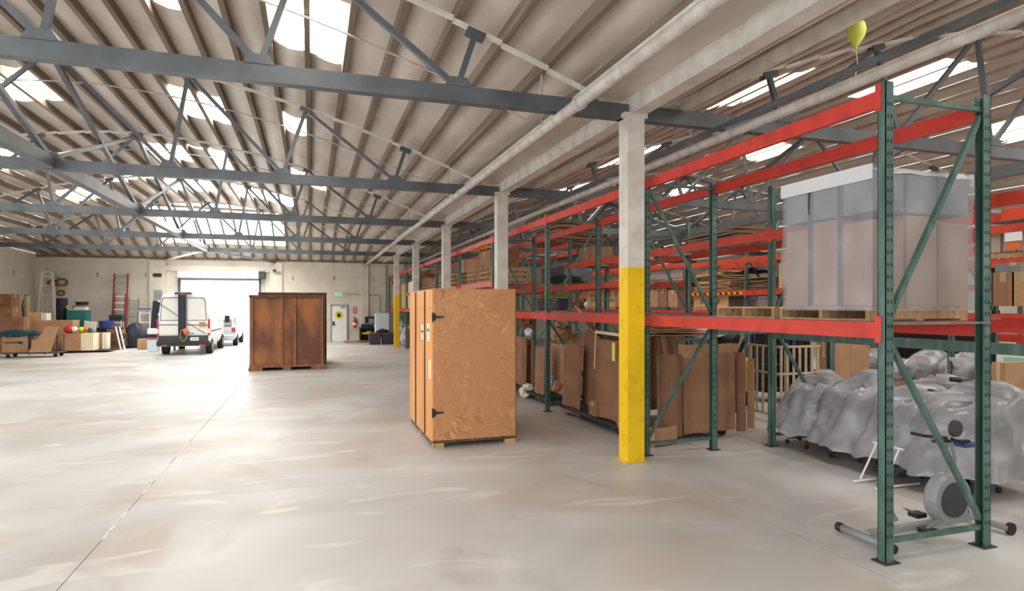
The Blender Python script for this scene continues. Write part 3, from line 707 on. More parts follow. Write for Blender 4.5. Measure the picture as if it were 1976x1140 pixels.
# stacks of flattened cardboard on third rack
def flat_stack(x, y, z, sx, sy, n, label, m, th=.035, jit=.05):
    t = empty('flattened_cartons', (x,y,z), label=label, cat='cardboard')
    for k in range(n):
        mb = MB(); dx, dy, r = random.uniform(-jit,jit), random.uniform(-jit,jit), random.uniform(-.03,.03); ph = random.random()*6
        def fn(s_, u, v, zz): 
            X = -sx/2+sx*u; Y = -sy/2+sy*v; return (X*math.cos(r)-Y*math.sin(r)+dx, X*math.sin(r)+Y*math.cos(r)+dy, zz+.012*math.sin(ph+v*5+u*3)+.006)
        n1 = len(mb.v); mb.grid(lambda u, v: fn(0,u,v,k*th), 3, 6); mb.grid(lambda u, v: fn(0,u,v,k*th+th*.7), 3, 6)
        e = [(0,1),(1,2),(2,3)]; W = 4; rim = [i for i in range(4)]+[3+W*j for j in range(1,7)]+[24+2-i for i in range(3)]+[W*j for j in range(5,0,-1)]
        for a, b in zip(rim, rim[1:]+rim[:1]): mb.f.append((n1+a,n1+b,n1+28+b,n1+28+a))
        mb.build('flat_carton', m[k % len(m)], t)
    return t
y0_, y1_ = onY(1406,10.9), onY(1338,10.9); flat_stack(11.45,(y0_+y1_)/2,2.5,1.0,y1_-y0_,9,'pale stack of flattened cartons above the striped beam',['card3','card'])
flat_stack(11.5,(y0_+y1_)/2+.1,2.83,1.0,(y1_-y0_)*.7,7,'loose yellowish flattened cartons on top of the pale stack',['card3','khaki','card'],.04,.12)
y0_, y1_ = onY(1480,10.9), onY(1408,10.9); flat_stack(11.45,(y0_+y1_)/2,2.5,1.0,y1_-y0_,9,'darker stack of flattened cartons right of the pale stack',['card2','deck'])
t = empty('tarp', (11.4,(y0_+y1_)/2,2.85), label='folded dark blue tarp thrown over the darker cardboard stack', cat='tarp')
def tp(u, v): X = -.5+u; Y = (-.5+v)*(y1_-y0_)*.95; return (X, Y, .12+.2*math.exp(-((v-.4)/.25)**2)*(.6+.4*u)+.05*noise.noise(Vector((X*4,Y*4,0))))
MB().grid(tp, 12, 16).build('tarp_fold', 'navy', t, smooth=True)
# top stack on second rack
y0_, y1_ = 15.5, 17.4
flat_stack(6.95,16.4,3.79,1.35,1.75,14,'thick stack of flattened brown cartons high on the second rack',['card2','brownpost','card2','card'],.04,.04)
carton(6.95,14.5,3.22,.6,.7,.36,'brown bulging carton on the upper beam of the second rack','card2')
flat_stack(7.1,9.2,3.22,1.0,1.4,4,'rolled dark sheet goods on the second rack top behind the near frame',['deck','card2'],.04)
flat_stack(7.1,6.8,3.22,.9,1.2,9,'brown flattened cartons on the second rack top, beside the wrapped load',['card2','card'],.04)
# grey sofa + green cushions on row 2, level 2.64
t = empty('upturned_sofa', (7.08,16.8,2.66), label='grey upturned sofa on the middle level of the second rack', cat='sofa')
MB().rbox((0,0,.48),(.9,1.9,.14),(0,.25,0)).build('seat_base', 'grey2', t, bevel=.03)
MB().rbox((.2,0,.26),(.2,1.9,.45),(0,-.2,0)).build('sofa_back', 'deck', t, bevel=.03)
for s_ in (-1,1): MB().box(-.4,.3,s_*.9-.08,s_*.9+.08,.1,.5).build('sofa_arm', 'grey2', t, bevel=.03)
t = empty('seat_cushion', (6.7,15.9,2.66), label='dark green cushion wedged under the grey sofa', cat='cushion')
MB().rbox((0,0,.13),(.5,1.0,.2),(0,.1,.1)).build('cushion_body', 'gdark', t, bevel=.05, smooth=True)
pallet(7.0,15.95,2.64,'thin pallet under the dark green cushion on the second rack', sc=(.9,1,.5))
carton(7.05,20.6,2.66,.9,2.4,.35,'long brown carton on the middle level of the second rack','card2')
# grey bin, yellow tarp, orange goods on row 2/3 lower level
t = empty('grey_bin', (6.82,17.05,1.96), label='dark grey bin with yellow sheeting on top, second rack lower level', cat='bin')
MB().prism([(-.2,0),(.2,0),(.23,.34),(-.23,.34)], -.85,.85).build('bin_body', 'dark', t, bevel=.02); 
def tp2(u, v): X = -.23+.46*u; Y = -.87+1.74*v; return (X, Y, .36+.14*abs(noise.noise(Vector((X*3,Y*3,3))))+.08*math.sin(v*3.1))
MB().grid(tp2, 10, 16).build('yellow_sheeting', 'ylw', t, smooth=True)
for k, (u, m, h) in enumerate(((1108,'orange',.65),(1120,'orange',.5),(1128,'cardw',.4),(1114,'dark',.45))):
    X = 10.95 if k != 3 else 10.7; Y = onY(u, X)
    t = empty('laundry_bag', (X+.3,Y,1.97), label=['bright orange bag on the third rack left of the lettered cartons','smaller orange bag beside the bright one','white bag squeezed by the lettered carton','dark tub in front of the orange bags'][k], cat='bag' if k < 3 else 'tub')
    def bg_(u_, v_):
        a = u_*2*PI; r = (.34 if k < 3 else .2)*(1+.18*noise.noise(Vector((math.cos(a)*1.5+k*3,math.sin(a)*1.5,v_*2))))*math.sin(PI*min(.97,max(.06,v_*.75+.22)))**.6
        return (r*math.cos(a), r*math.sin(a), v_*h)
    mb = MB(); mb.grid(bg_, 20, 8); mb.f.append(tuple(8*21+i for i in range(20))); mb.build('bag_body', m, t, smooth=True)
# pallets on row 1 mid level and far cartons
pal = [(4.95,16.1,3,'open pallets'),(4.95,17.4,3,'pallets'),(5.0,20.0,3,'pallets'),(5.0,22.0,4,'pallets'),(5.0,24.0,3,'pallets'),(5.0,25.6,4,'pallets')]
wh = ['right next to the second column','left of the second column','behind the third column','right of the fourth column','left of the fourth column','farthest along']
lv = ['lowest','second','third','topmost']
for i, (x, y, n, nm) in enumerate(pal):
    for k in range(n): pallet(x+random.uniform(-.03,.03), y, 2.725+k*.13, '%s pallet of the stack %s, front rack middle level' % (lv[k] if k < n-1 else 'topmost', wh[i]), PI/2+random.uniform(-.03,.03), sc=(1.1,.88,1))
carton(5.05,16.9,3.13,.8,1.3,.5,'brown carton with yellow tape on the pallets beside the second column','card2')
t = empty('film_scrap', (4.65,16.9,3.62), label='crumpled amber film on the brown carton near the top beam', cat='film')
def cr(u, v): X = -.3+.9*u; Y = -.8+1.5*v; return (X, Y, .03+.22*abs(noise.noise(Vector((X*3+9,Y*3,3)))))
MB().grid(cr, 12, 14).build('film_sheet', 'amber', t)
carton(5.0,19.6,3.14,.8,.8,.42,'brown carton on pallets behind the second column','card')
carton(5.0,27.9,2.73,.9,1.4,.8,'large brown carton on the middle level beyond the fourth column','card2')
carton(5.0,24.6,1.96,.9,2.6,.5,'wide brown carton on the lower level, mostly behind the strand board crate','card2')
carton(5.0,28.2,1.96,.9,2.2,.6,'wide carton on the lower level beyond the strand board crate','card')
# ------------------------------------------------ cardboard and clutter under the front rack
def face_sheet(u0, u1, vt, vb, X, label, m='card2', lean=.05, th=.02, z0=None):
    f = fX((u0+u1)/2, X); y0, y1 = sorted((YX(u0,X), YX(u1,X))); zt = ZZ(f,vt); zb = ZZ(f,vb) if z0 is None else z0
    return sheet(X, (y0+y1)/2, zb, y1-y0, zt-zb, th, -lean, PI/2, m, label, 'cardboard standing under the front rack')
for a in ((1086,1121,664,798,4.66,'brown cardboard sheet under the front rack, the short one right of the second upright'),
          (1122,1160,640,782,4.84,'tall brown cardboard sheet standing under the front rack beam'),
          (1150,1196,656,808,4.70,'wide dark cardboard sheet hung with a lime strip'),
          (1189,1206,690,824,4.62,'narrow cardboard sheet just left of the near yellow column'),
          (1060,1088,663,760,5.1,'set-back cardboard sheet behind the second upright'),
          (1100,1150,645,760,5.2,'rear cardboard sheet deep in the second bay'),
          (1030,1048,670,768,4.70,'grey brown cardboard sheet left of the second upright'),
          (1012,1030,655,765,4.95,'brown cardboard sheet in the third bay, clutter at its foot'),
          (996,1014,650,758,4.80,'cardboard sheet partly hidden by the strand board crate'),
          (1165,1203,640,770,5.25,'rear brown cardboard sheet deep behind the near column')):
    face_sheet(*a[:5], a[5], m=('card2' if a[4] < 4.9 else 'card'), lean=random.uniform(.0,.06))
# leaning pale sheet
f = fX(1115,4.9); o = MB().rbox((0,0,0),(.5,1.6,.02),(0,0,0)).build('cardboard_sheet','card', label='pale cardboard sheet tilted across the top of the standing pile', cat='sheet', group='cardboard standing under the front rack')
o.location = (5.0,YX(1140,5.0),1.72); o.rotation_euler = (.35,.75,0)
t = empty('wheeled_platform', (5.1,10.0,0), label='black wheeled platform under the standing cardboard in the second bay', cat='platform')
MB().box(-.5,.5,-1.25,1.25,.13,.19).build('platform_deck', 'black', t)
for x in (-.38,.38):
    for y in (-1.05,1.05): wheel(MB(), (x,y,.065), .065, .04).build('caster', 'tyre', t)
t = empty('wheeled_platform', (5.05,13.4,0), label='black wheeled platform under the cardboard in the third bay', cat='platform')
MB().box(-.45,.5,-1.4,1.3,.13,.19).build('platform_deck', 'gdark', t)
for x in (-.35,.35):
    for y in (-1.15,1.1): wheel(MB(), (x,y,.065), .065, .04).build('caster', 'tyre', t)
t = empty('rolled_board', (4.62,9.3,1.6), label='pale rolled board lying across the cardboard beside the near column', cat='roll')
y0, y1 = YX(1205,4.66), YX(1150,4.66); MB().tube([(4.66,y0,1.62),(4.66,y1,1.64)], .028, 10).build('roll_body', 'paper', t, world=True)
MB().tube([(4.63,y1-.05,1.62),(4.62,y1-.02,1.0)], .008, 6).build('hanging_string', 'paper', t, world=True)
t = empty('lime_strip', (4.6,YX(1184,4.6),1.5), label='lime yellow strip hanging from the rolled board', cat='strip')
MB().box(-.01,.01,-.045,.045,-.3,0).build('strip_body', 'lime', t, bevel=.008)
carton(4.75,YX(1143,4.6),.2,.3,.3,.24,'small brown carton at the foot of the wide dark cardboard','card2')
for k, (u, v, X, r, m, lb) in enumerate(((1062,735,4.62,.1,'bag','crumpled silver film at the second upright'),(1018,750,4.7,.12,'white','crumpled white paper low in the third bay'),
      (1013,785,4.62,.13,'paper','pale sack on the floor in the third bay'),(1020,640,4.75,.09,'white','white scrap on top of the cardboard in the third bay'),
      (1075,745,4.7,.1,'card','torn carton scrap right of the second upright'),(1017,622,4.8,.2,'card2','crumpled brown paper under the beam in the third bay'),(1082,642,4.9,.2,'card','crumpled tan paper under the beam right of the second upright'))):
    f = fX(u,X); 
    def ball(a, b, r=r, k=k):
        th = a*2*PI; ph = (b-.5)*PI*.98; rr = r*(1+.45*noise.noise(Vector((math.cos(th)*2+k,math.sin(th)*2,ph*2+k))))
        return (rr*math.cos(th)*math.cos(ph), 1.4*rr*math.sin(th)*math.cos(ph), rr*math.sin(ph))
    o = MB().grid(ball, 14, 9).build('crumpled_paper', m, label=lb, cat='paper'); z = max(r, ZZ(f,v)); o.location = (X,YX(u,X),z if k != 2 else r)
# cart with tall cardboard right of near column
t = empty('cardboard_cart', (5.85,8.7,0), label='green framed cart holding cardboard right of the near column', cat='cart')
MB().box(5.12,6.42,8.35,9.35,.16,.22).build('cart_deck', 'navy', t, world=True)
for x in (5.25,6.3):
    for y in (8.5,9.2): wheel(MB(), (x,y,.08), .08, .045, 'y').build('caster', 'tyre', t, world=True)
xa, xb = 5.36, 6.12
MB().tube([(xa,8.37,.2),(xa,8.37,1.48),(xa+.08,8.37,1.56),(xb-.08,8.37,1.56),(xb,8.37,1.48),(xb,8.37,.2)], .02, 8).build('front_hoop', 'green', t, world=True)
MB().tube([(xa,9.3,.2),(xa,9.3,1.56),(xb,9.3,1.56),(xb,9.3,.2)], .02, 8).build('rear_hoop', 'green', t, world=True)
MB().tube([(xa,8.35,.98),(xa,8.35,.24)], .014, 6).build('silver_strap', 'grey', t, world=True)
def cart_sheet(u0, u1, vt, vb, Y, label, m, lean=.04, rz=0):
    x0_, x1_ = XY(u0,Y), XY(u1,Y); f = fY((u0+u1)/2, Y); zb, zt = ZZ(f,vb), ZZ(f,vt)
    sheet((x0_+x1_)/2, Y, max(zb,.05), x1_-x0_, zt-zb, .02, lean, rz, m, label, 'cardboard on the green framed cart')
cart_sheet(1268,1318,684,843,8.28,'front left cardboard sheet of the green framed cart, edges frayed','card2',.02,.04)
cart_sheet(1318,1374,690,836,8.30,'front middle cardboard sheet of the green framed cart','card2',.02)
cart_sheet(1376,1420,682,830,8.31,'front right cardboard sheet of the green framed cart','card2',.02,-.04)
cart_sheet(1312,1424,664,800,8.55,'rear cardboard sheet rising above the hoop of the cart','card',.02)
cart_sheet(1424,1442,682,834,8.45,'cardboard sheet right of the hoop','card2',0)
cart_sheet(1441,1455,692,826,8.62,'outermost cardboard sheet at the right end of the cart','card',0)
cart_sheet(1280,1330,645,700,8.8,'bent cardboard flap sticking up left of the hoop','card',.1,.2)
cart_sheet(1252,1290,650,790,9.1,'dark cardboard sheet between the near column and the cart','brownpost',.02)
carton(4.98,8.35,.02,.45,.5,.26,'small open carton on the floor behind the near column','card',.2,open_=True)
# stacked sheets under beam near column
flat_stack(5.5,9.0,1.62,.9,1.2,4,'wide cardboard sheets wedged right under the lower beam',['card2','card'],.03,.03)
# ------------------------------------------------ draped chairs in the second rack's floor bay
def draped(cx, cy, rx, ry, h, zb, seed, label, tilt=0):
    t = empty('covered_chair', (cx,cy,0), label=label, cat='covered chair', group='office chairs under grey plastic')
    def fn(u, v):
        a = u*2*PI; c, s_ = math.cos(a), math.sin(a)
        r = 1.12-.38*v if v < .84 else (1.12-.38*.84)*math.sqrt(max(0,1-((v-.84)/.16)**2))
        q = (abs(c)**4+abs(s_)**4)**-.25      # squarish plan
        n1 = noise.noise(Vector((c*1.3+seed, s_*1.3, v*1.5)))
        rg = 1-2.4*abs(noise.noise(Vector((c*1.5+seed+v*.8, s_*1.5+4, v*2.0)))); rg2 = 1-2.4*abs(noise.noise(Vector((c*4.5+v*2, s_*4.5+seed, v*4))))
        r *= .93*(1+(q-1)*.6)*(1+.2*n1+.13*rg+.035*rg2)
        z = zb+(h-zb)*min(1,v/.95)+.1*noise.noise(Vector((c*2+seed, s_*2, 7)))*(1-v)+.09*(1-2*abs(noise.noise(Vector((c*1.5,s_*1.5+seed,v*2)))))*v-.05
        w_ = (c+1)/2; z -= (1-w_)*.28*v*(h-zb)
        return (rx*r*c+rx*.28*v, ry*r*s_, z)
    MB().grid(fn, 60, 24).build('plastic_cover', 'drape', t, smooth=True)
    for k in range(5):
        a = 2*PI*k/5+seed
        MB().bar((0,0,.13),(.3*math.cos(a),.3*math.sin(a),.09),.04,.03).build('base_arm', 'black', t)
        wheel(MB(), (.31*math.cos(a),.31*math.sin(a),.035), .035, .03).build('caster', 'black', t)
    MB().tube([(0,0,.1),(0,0,.48)], .03, 8).build('gas_stem', 'black', t)
    MB().box(-.23,.23,-.23,.23,.46,.54).build('seat', 'black', t, bevel=.03)
    MB().rbox((.24,0,.8),(.07,.42,.5)).build('backrest', 'black', t, bevel=.02)
    return t
for a in ((7.12,7.5,.46,.44,1.10,.26,1.3,'crumpled grey plastic covered chair, leftmost of the row in the floor bay'),
          (7.1,6.68,.5,.44,1.18,.24,4.1,'second grey plastic covered chair of the row, rounded top'),
          (7.1,5.92,.5,.42,1.10,.26,8.2,'third grey plastic covered chair, directly behind the near upright'),
          (7.15,5.2,.56,.5,1.2,.26,12.7,'largest grey plastic covered chair, between the two near uprights'),
          (8.0,6.3,.42,.45,1.12,.36,17.1,'grey plastic covered chair standing behind the second one of the row')): draped(*a)
# silver folding stand
t = empty('folding_stand', (6.35,5.55,0), label='silver tubular folding stand behind the near upright', cat='stand')
for y in (-.15,.15):
    MB().tube([(-.3,y,.03),(.35,y,.03)], .013, 8).build('foot_tube', 'alu', t); MB().tube([(-.2,y,.05),(.05,y,.45)], .012, 8).build('leg_tube', 'alu', t)
MB().tube([(.05,-.2,.45),(.05,.2,.45)], .012, 8).build('cross_tube', 'alu', t)
MB().box(-.02,.2,-.17,.17,.12,.2).build('foot_block', 'black', t, bevel=.02)
# exercise bike
t = empty('exercise_bike', (5.3,4.2,0), label='grey exercise bike standing behind the two near rack uprights', cat='exercise bike')
MB().tube([(4.63,3.98,.05),(4.63,4.52,.05)], .034, 12).build('rear_foot', 'bikegrey', t, world=True, smooth=True)
for y in (3.97,4.51): MB().lathe([(.04,-.02),(.042,0),(.04,.03)], (4.63,y,.05), 12, 'y').build('end_cap', 'black', t, world=True)
MB().tube([(6.03,3.98,.06),(6.03,4.42,.06)], .03, 12).build('front_foot', 'bikegrey', t, world=True)
for y in (3.99,4.41): wheel(MB(), (6.06,y,.055), .055, .04, 'y').build('transport_wheel', 'black', t, world=True)
MB().bar((4.63,4.22,.09),(6.03,4.22,.11),.06,.05).build('main_beam', 'bikegrey', t, world=True)
MB().lathe([(.12,-.07),(.22,-.065),(.245,-.03),(.245,.03),(.22,.065),(.12,.07)], (5.62,4.25,.3), 26, 'y').build('flywheel_shell', 'bikegrey', t, world=True, smooth=False)
MB().lathe([(.05,-.085),(.16,-.08),(.16,.08),(.05,.085)], (5.62,4.25,.3), 22, 'y').build('shell_disc', 'dark', t, world=True)
MB().tube([(5.62,4.25,.5),(5.58,4.25,.7),(5.66,4.25,.86)], .022, 8).build('front_post', 'bikegrey', t, world=True)
MB().tube([(5.70,4.25,.5),(5.72,4.25,.66),(5.66,4.25,.84)], .016, 8).build('post_brace', 'bikegrey', t, world=True)
MB().tube([(5.5,3.98,.86),(5.58,4.05,.84),(5.66,4.25,.85),(5.58,4.45,.84),(5.5,4.52,.86)], .015, 8).build('handlebar', 'black', t, world=True)
MB().tube([(5.44,4.25,.84),(5.9,4.25,.81)], .016, 8).build('side_grip', 'black', t, world=True)
MB().lathe([(.03,-.02),(.075,-.015),(.08,.015),(.05,.03)], (5.66,4.2,.95), 16, 'y').build('console', 'dark', t, world=True)
MB().box(5.78,5.95,4.2,4.32,.76,.8).build('blue_grip', 'blue', t, world=True, bevel=.01)
MB().tube([(5.05,4.3,.14),(4.83,4.3,.5)], .02, 8).build('seat_post', 'bikegrey', t, world=True)
for y, dx in ((4.08,-.15),(4.42,.15)):
    MB().bar((5.3,y,.18),(5.3+dx,y,.12),.025,.02).build('crank_arm', 'grey', t, world=True); MB().box(5.25+dx,5.37+dx,y-.05,y+.05,.09,.13).build('pedal', 'black', t, world=True)
# kick scooter
t = empty('kick_scooter', (8.4,5.6,0), label='dark kick scooter standing in the aisle beyond the far near upright', cat='scooter')
MB().tube([(8.1,5.7,.12),(8.06,5.68,.75),(8.04,5.67,1.12)], .032, 8).build('steering_stem', 'dark', t, world=True)
MB().tube([(7.8,5.8,1.14),(8.04,5.67,1.12),(8.32,5.5,1.08)], .02, 8).build('handlebar', 'black', t, world=True)
for p, q in (((7.76,5.83,1.15),(7.86,5.77,1.14)),((8.24,5.56,1.09),(8.36,5.48,1.07))): MB().tube([p,q], .03, 8).build('hand_grip', 'black', t, world=True)
MB().lathe([(.04,-.05),(.13,-.04),(.14,.0),(.1,.06)], (7.94,5.7,.86), 14, 'y').build('pouch', 'dark', t, world=True)
MB().bar((8.1,5.62,.14),(8.75,5.2,.12),.14,.04).build('foot_deck', 'brownpost', t, world=True)
MB().bar((8.08,5.66,.5),(8.4,5.45,.16),.03,.05).build('frame_tube', 'dark', t, world=True)
wheel(MB(), (8.05,5.7,.11), .11, .05).build('front_wheel', 'tyre', t, world=True); wheel(MB(), (8.8,5.18,.11), .11, .05).build('rear_wheel', 'tyre', t, world=True)
# white and mint board crate, right edge
t = empty('board_crate', (11.3,7.05,.52), label='white boxed board with a mint label panel at the right edge', cat='crate')
MB().box(-.3,.3,-.5,.42,.1,.76).build('crate_body', 'white', t, bevel=.01); MB().box(-.306,-.3,-.35,.3,.5,.72).build('mint_panel', 'mint', t)
pallet(11.35,7.05,.5,'pallet under the white and mint board crate', sc=(.8,.8,.8))
# bags
def bag(x, y, z, rx, ry, h, m, label, seed, film_=True):
    def fn(u, v):
        a = u*2*PI; c, s_ = math.cos(a), math.sin(a); r = math.sin(PI*(.12+.86*v)**.8)**.55
        r *= 1+.25*noise.noise(Vector((c*1.5+seed,s_*1.5,v*2)))+.1*noise.noise(Vector((c*5,s_*5+seed,v*5)))
        return (rx*r*c, ry*r*s_, h*v+.04*noise.noise(Vector((c*3,s_*3,seed)))*v)
    mb = MB(); mb.grid(fn, 30, 12); mb.f.append(tuple(12*31+i for i in range(30))); mb.f.append(tuple(range(29,-1,-1)))
    o = mb.build('bag', m, smooth=True, label=label, cat='bag'); o.location = (x,y,z); return o
bag(11.45,YX(1625,11.2),.52,.5,.55,.62,'mattress','pale blue plastic bag pile behind the green uprights',1)
bag(11.4,YX(1668,11.2),.52,.5,.45,.66,'bag','tangled grey bag right of the pale blue one',2)
bag(11.3,YX(1790,11.2),.64,.45,.5,.62,'bag','clear bag with a white label, left of its pair on the floor shelf',3)
bag(11.3,YX(1858,11.2),.64,.45,.42,.6,'bag','clear bag with a white label, right of its pair on the floor shelf',4)
bag(11.2,YX(1762,11.2),.64,.25,.22,.42,'cardw','small cream bundle beside the labelled clear bags',5)
bag(11.3,YX(1735,11.2),.52,.4,.4,.5,'bag','low grey bag behind the long diagonal brace',6)
for u, s_ in ((1790,1),(1858,2)):
    o = MB().rbox((0,0,0),(.012,.26,.2),(0,-.5,0)).build('paper_label','white', label='white paper label on the %s clear bag' % ('left' if s_ == 1 else 'right'), cat='label'); o.location = (10.88,YX(u,11.0),1.08)
pallet(11.4,YX(1825,11.3),.5,'broad pallet under the labelled clear bags', sc=(1,1.5,1))
t = empty('black_sofa', (13.6,11.2,0), label='long black sofa standing beyond the clear bags', cat='sofa')
MB().box(-.45,.45,-1.6,1.6,0,.75).build('seat_base', 'black', t, bevel=.05); MB().box(.1,.5,-1.6,1.6,.75,1.75).build('sofa_back', 'black', t, bevel=.05)
for s_ in (-1,1): MB().box(-.45,.45,s_*1.7-.12,s_*1.7+.12,.1,1.2).build('sofa_arm', 'black', t, bevel=.04)
# slatted cage
t = empty('slatted_cage', (8.3,9.05,0), label='cream wooden slatted cage behind the covered chairs', cat='cage')
for i in range(7): MB().box(7.9+i*.135,7.945+i*.135,9.0,9.02,.12,1.36).build('slat', 'slat', t, world=True)
for i in range(5): MB().box(7.88,7.9,9.1+i*.16,9.14+i*.16,.12,1.36).build('slat', 'slat', t, world=True)
for z in (1.34,.86,.12):
    MB().box(7.88,8.78,8.985,9.005,z,z+.04).build('rail', 'slat', t, world=True); MB().box(7.86,7.88,8.99,9.85,z,z+.04).build('rail', 'slat', t, world=True)
for x in (7.9,8.73): MB().box(x,x+.045,9.0,9.045,0,.14).build('leg', 'slat', t, world=True)
for x in (7.9,8.73): MB().box(x,x+.045,9.8,9.845,0,1.36).build('leg', 'slat', t, world=True)
# garment rack
t = empty('garment_rack', (10.0,11.4,0), label='black garment rack beyond the slatted cage', cat='garment rack')
MB().tube([(9.3,11.4,.08),(9.3,11.4,1.86),(10.7,11.4,1.86),(10.7,11.4,.08)], .02, 8).build('rail_frame', 'grey', t, world=True)
for x in (9.3,10.7): MB().bar((x,11.1,.04),(x,11.7,.04),.05,.08).build('foot', 'grey', t, world=True)
for k in range(7):
    g = empty('garment_cover', (9.45+k*.18,11.4,.2), label='long black garment cover, %s on the rack' % ['first','second','third','fourth','fifth','sixth','last'][k]+(' with orange buttons' if k in (2,4) else ''), cat='garment cover', group='garment covers on the rack')
    MB().prism([(-.07,0),(.07,0),(.075,1.3),(.02,1.55),(-.02,1.55),(-.075,1.3)], -.26,.26).build('cover_body', 'black', g, bevel=.015)
    MB().tube([(0,0,1.54),(0,0,1.66)], .008, 5).build('hanger_hook', 'grey', g)
    if k in (2,4):
        for q in range(7): MB().box(-.012,.012,-.268,-.26,.75+q*.1,.78+q*.1).build('button', 'orange', g)
# forklift
t = empty('pallet_stacker', (8.45,11.2,0), label='dark walk-behind pallet stacker with yellow hood beyond the cardboard cart', cat='stacker')
MB().box(8.05,8.85,11.0,12.1,.12,.62).build('battery_body', 'black', t, world=True, bevel=.04)
MB().box(8.12,8.78,10.75,11.05,.3,1.0).build('hood', 'yellow', t, world=True, bevel=.05)
MB().tube([(8.4,10.8,1.0),(8.35,10.55,1.35),(8.3,10.45,1.4)], .04, 8).build('tiller', 'black', t, world=True)
for x in (8.1,8.7): MB().box(x,x+.1,12.1,12.25,.05,1.9).build('mast_rail', 'dark', t, world=True)
MB().box(8.1,8.8,12.1,12.2,1.7,1.82).build('mast_tie', 'dark', t, world=True)
MB().box(8.2,8.7,11.1,11.5,.62,1.25).build('seat_block', 'dark', t, world=True, bevel=.06)
for x in (8.2,8.7): wheel(MB(), (x,10.9,.13), .13, .1).build('drive_wheel', 'tyre', t, world=True)
for x in (8.2,8.6): MB().box(x,x+.14,12.2,13.2,.05,.1).build('fork', 'dark', t, world=True)
t = empty('film_roll', (7.75,10.6,1.5), label='white film roll resting on black wrap above the pallet stacker', cat='roll')
MB().tube([(7.7,11.15,1.52),(8.35,11.15,1.52)], .1, 14).build('roll_body', 'white', t, world=True, smooth=True)
t2 = bag(8.45,11.3,1.25,.34,.3,.42,'black','black bin bag lying on top of the pallet stacker',9)
# blue ladder trolley on third rack aisle
t = empty('rolling_ladder', (9.6,11.0,0), label='blue rolling warehouse ladder in the aisle behind the second rack', cat='ladder')
MB().tube([(0,0,.1),(0,0,2.55),(.5,0,2.55),(.5,0,.1)], .02, 6).build('front_frame', 'blue', t); MB().tube([(0,.7,.1),(0,.7,2.3),(.5,.7,2.3),(.5,.7,.1)], .02, 6).build('rear_frame', 'blue', t)
for k in range(7): MB().box(0,.5,.05+k*.09,.2+k*.09,.3+k*.25,.33+k*.25).build('tread', 'dark', t)
for z in (1.95,2.25):
    for x in (0,.5): MB().tube([(x,0,z),(x,.7,z)], .014, 6).build('side_rail', 'blue', t)
t.location = (9.35,10.85,0)
t = empty('steel_basket', (11.4,YX(1425,11.1),1.96), label='black wire basket crate right of the lettered carton under the striped beam', cat='basket')
for s_ in range(9): MB().box(-.4,-.385,-.5+s_*.12,-.47+s_*.12,0,.34).build('bar', 'dark', t)
MB().box(-.42,-.38,-.52,.52,.32,.38).build('top_rim', 'black', t); MB().box(-.42,.4,-.52,.52,0,.03).build('tray', 'black', t); MB().box(-.42,-.38,-.52,-.42,0,.34).build('corner_post', 'black', t)
# ------------------------------------------------ back wall, right of the brown crate
def rect(u0, u1, vt, vb, Y):
    f = fY((u0+u1)/2, Y); return XY(u0,Y), XY(u1,Y), ZZ(f,vt), ZZ(f,vb)
x0, x1, zt, zb = rect(694,724,632,656,36.9)
t = empty('desk_shelf', ((x0+x1)/2,36.9,0), label='dark grey open shelf desk against the white wall', cat='shelf')
W = x1-x0
MB().box(-W/2,W/2,-.3,.4,.8,.86).build('desk_top', 'dark', t)
for x in (-W/2,W/2-.05): MB().box(x,x+.05,-.28,.38,.1,.8).build('side_panel', 'dark', t)
MB().box(-W/2,W/2,.34,.38,.1,.8).build('back_panel', 'dark', t); MB().box(-W/2,W/2,-.28,.34,.1,.14).build('bottom_shelf', 'dark', t); MB().box(-W/2+.05,W/2-.05,-.25,.34,.44,.47).build('middle_shelf', 'dark', t)
o = MB().box(-.3,.05,-.15,.15,0,.1).box(-.05,.2,-.1,.1,.1,.16).build('yellow_tool','ylw', label='yellow tool on the shelf of the dark desk', cat='tool'); o.location = ((x0+x1)/2,36.85,.471)
t = empty('printer', ((x0+.42),36.85,.86), label='black and grey printer on the dark desk', cat='printer')
MB().box(-.33,.33,-.25,.25,0,.17).build('printer_body', 'black', t, bevel=.02); MB().box(-.3,.3,-.28,.2,.17,.24).build('scanner_lid', 'grey', t, bevel=.01); MB().box(-.2,.2,-.38,-.25,.05,.08).build('paper_tray', 'dark', t)
t = empty('tool_box', (XY(716,36.9),36.85,.86), label='black patterned box on a white case, right end of the desk', cat='box')
MB().box(-.35,.35,-.2,.2,0,.16).build('white_case', 'white', t, bevel=.02); MB().box(-.35,.35,-.2,.2,.165,.62).build('black_case', 'black', t, bevel=.02); MB().box(-.16,.16,-.21,-.2,.25,.5).build('printed_patch', 'grey', t)
pallet(XY(690,36.6),36.7,0,'pale low pallet on the floor under the dark desk', sc=(1.5,.6,.8))
x0, x1, zt, zb = rect(723,752,604,645,36.2)
t = empty('mattress', ((x0+x1)/2,36.2,0), label='pale blue mattress standing upright beside the farthest yellow column', cat='mattress')
MB().box(-(x1-x0)/2,(x1-x0)/2,-.12,.12,0.02,zt).build('mattress_body', 'mattress', t, bevel=.05); MB().box(-(x1-x0)/2+.02,(x1-x0)/2-.02,-.13,.13,zt*.5,zt*.5+.01).build('seam', 'white', t)
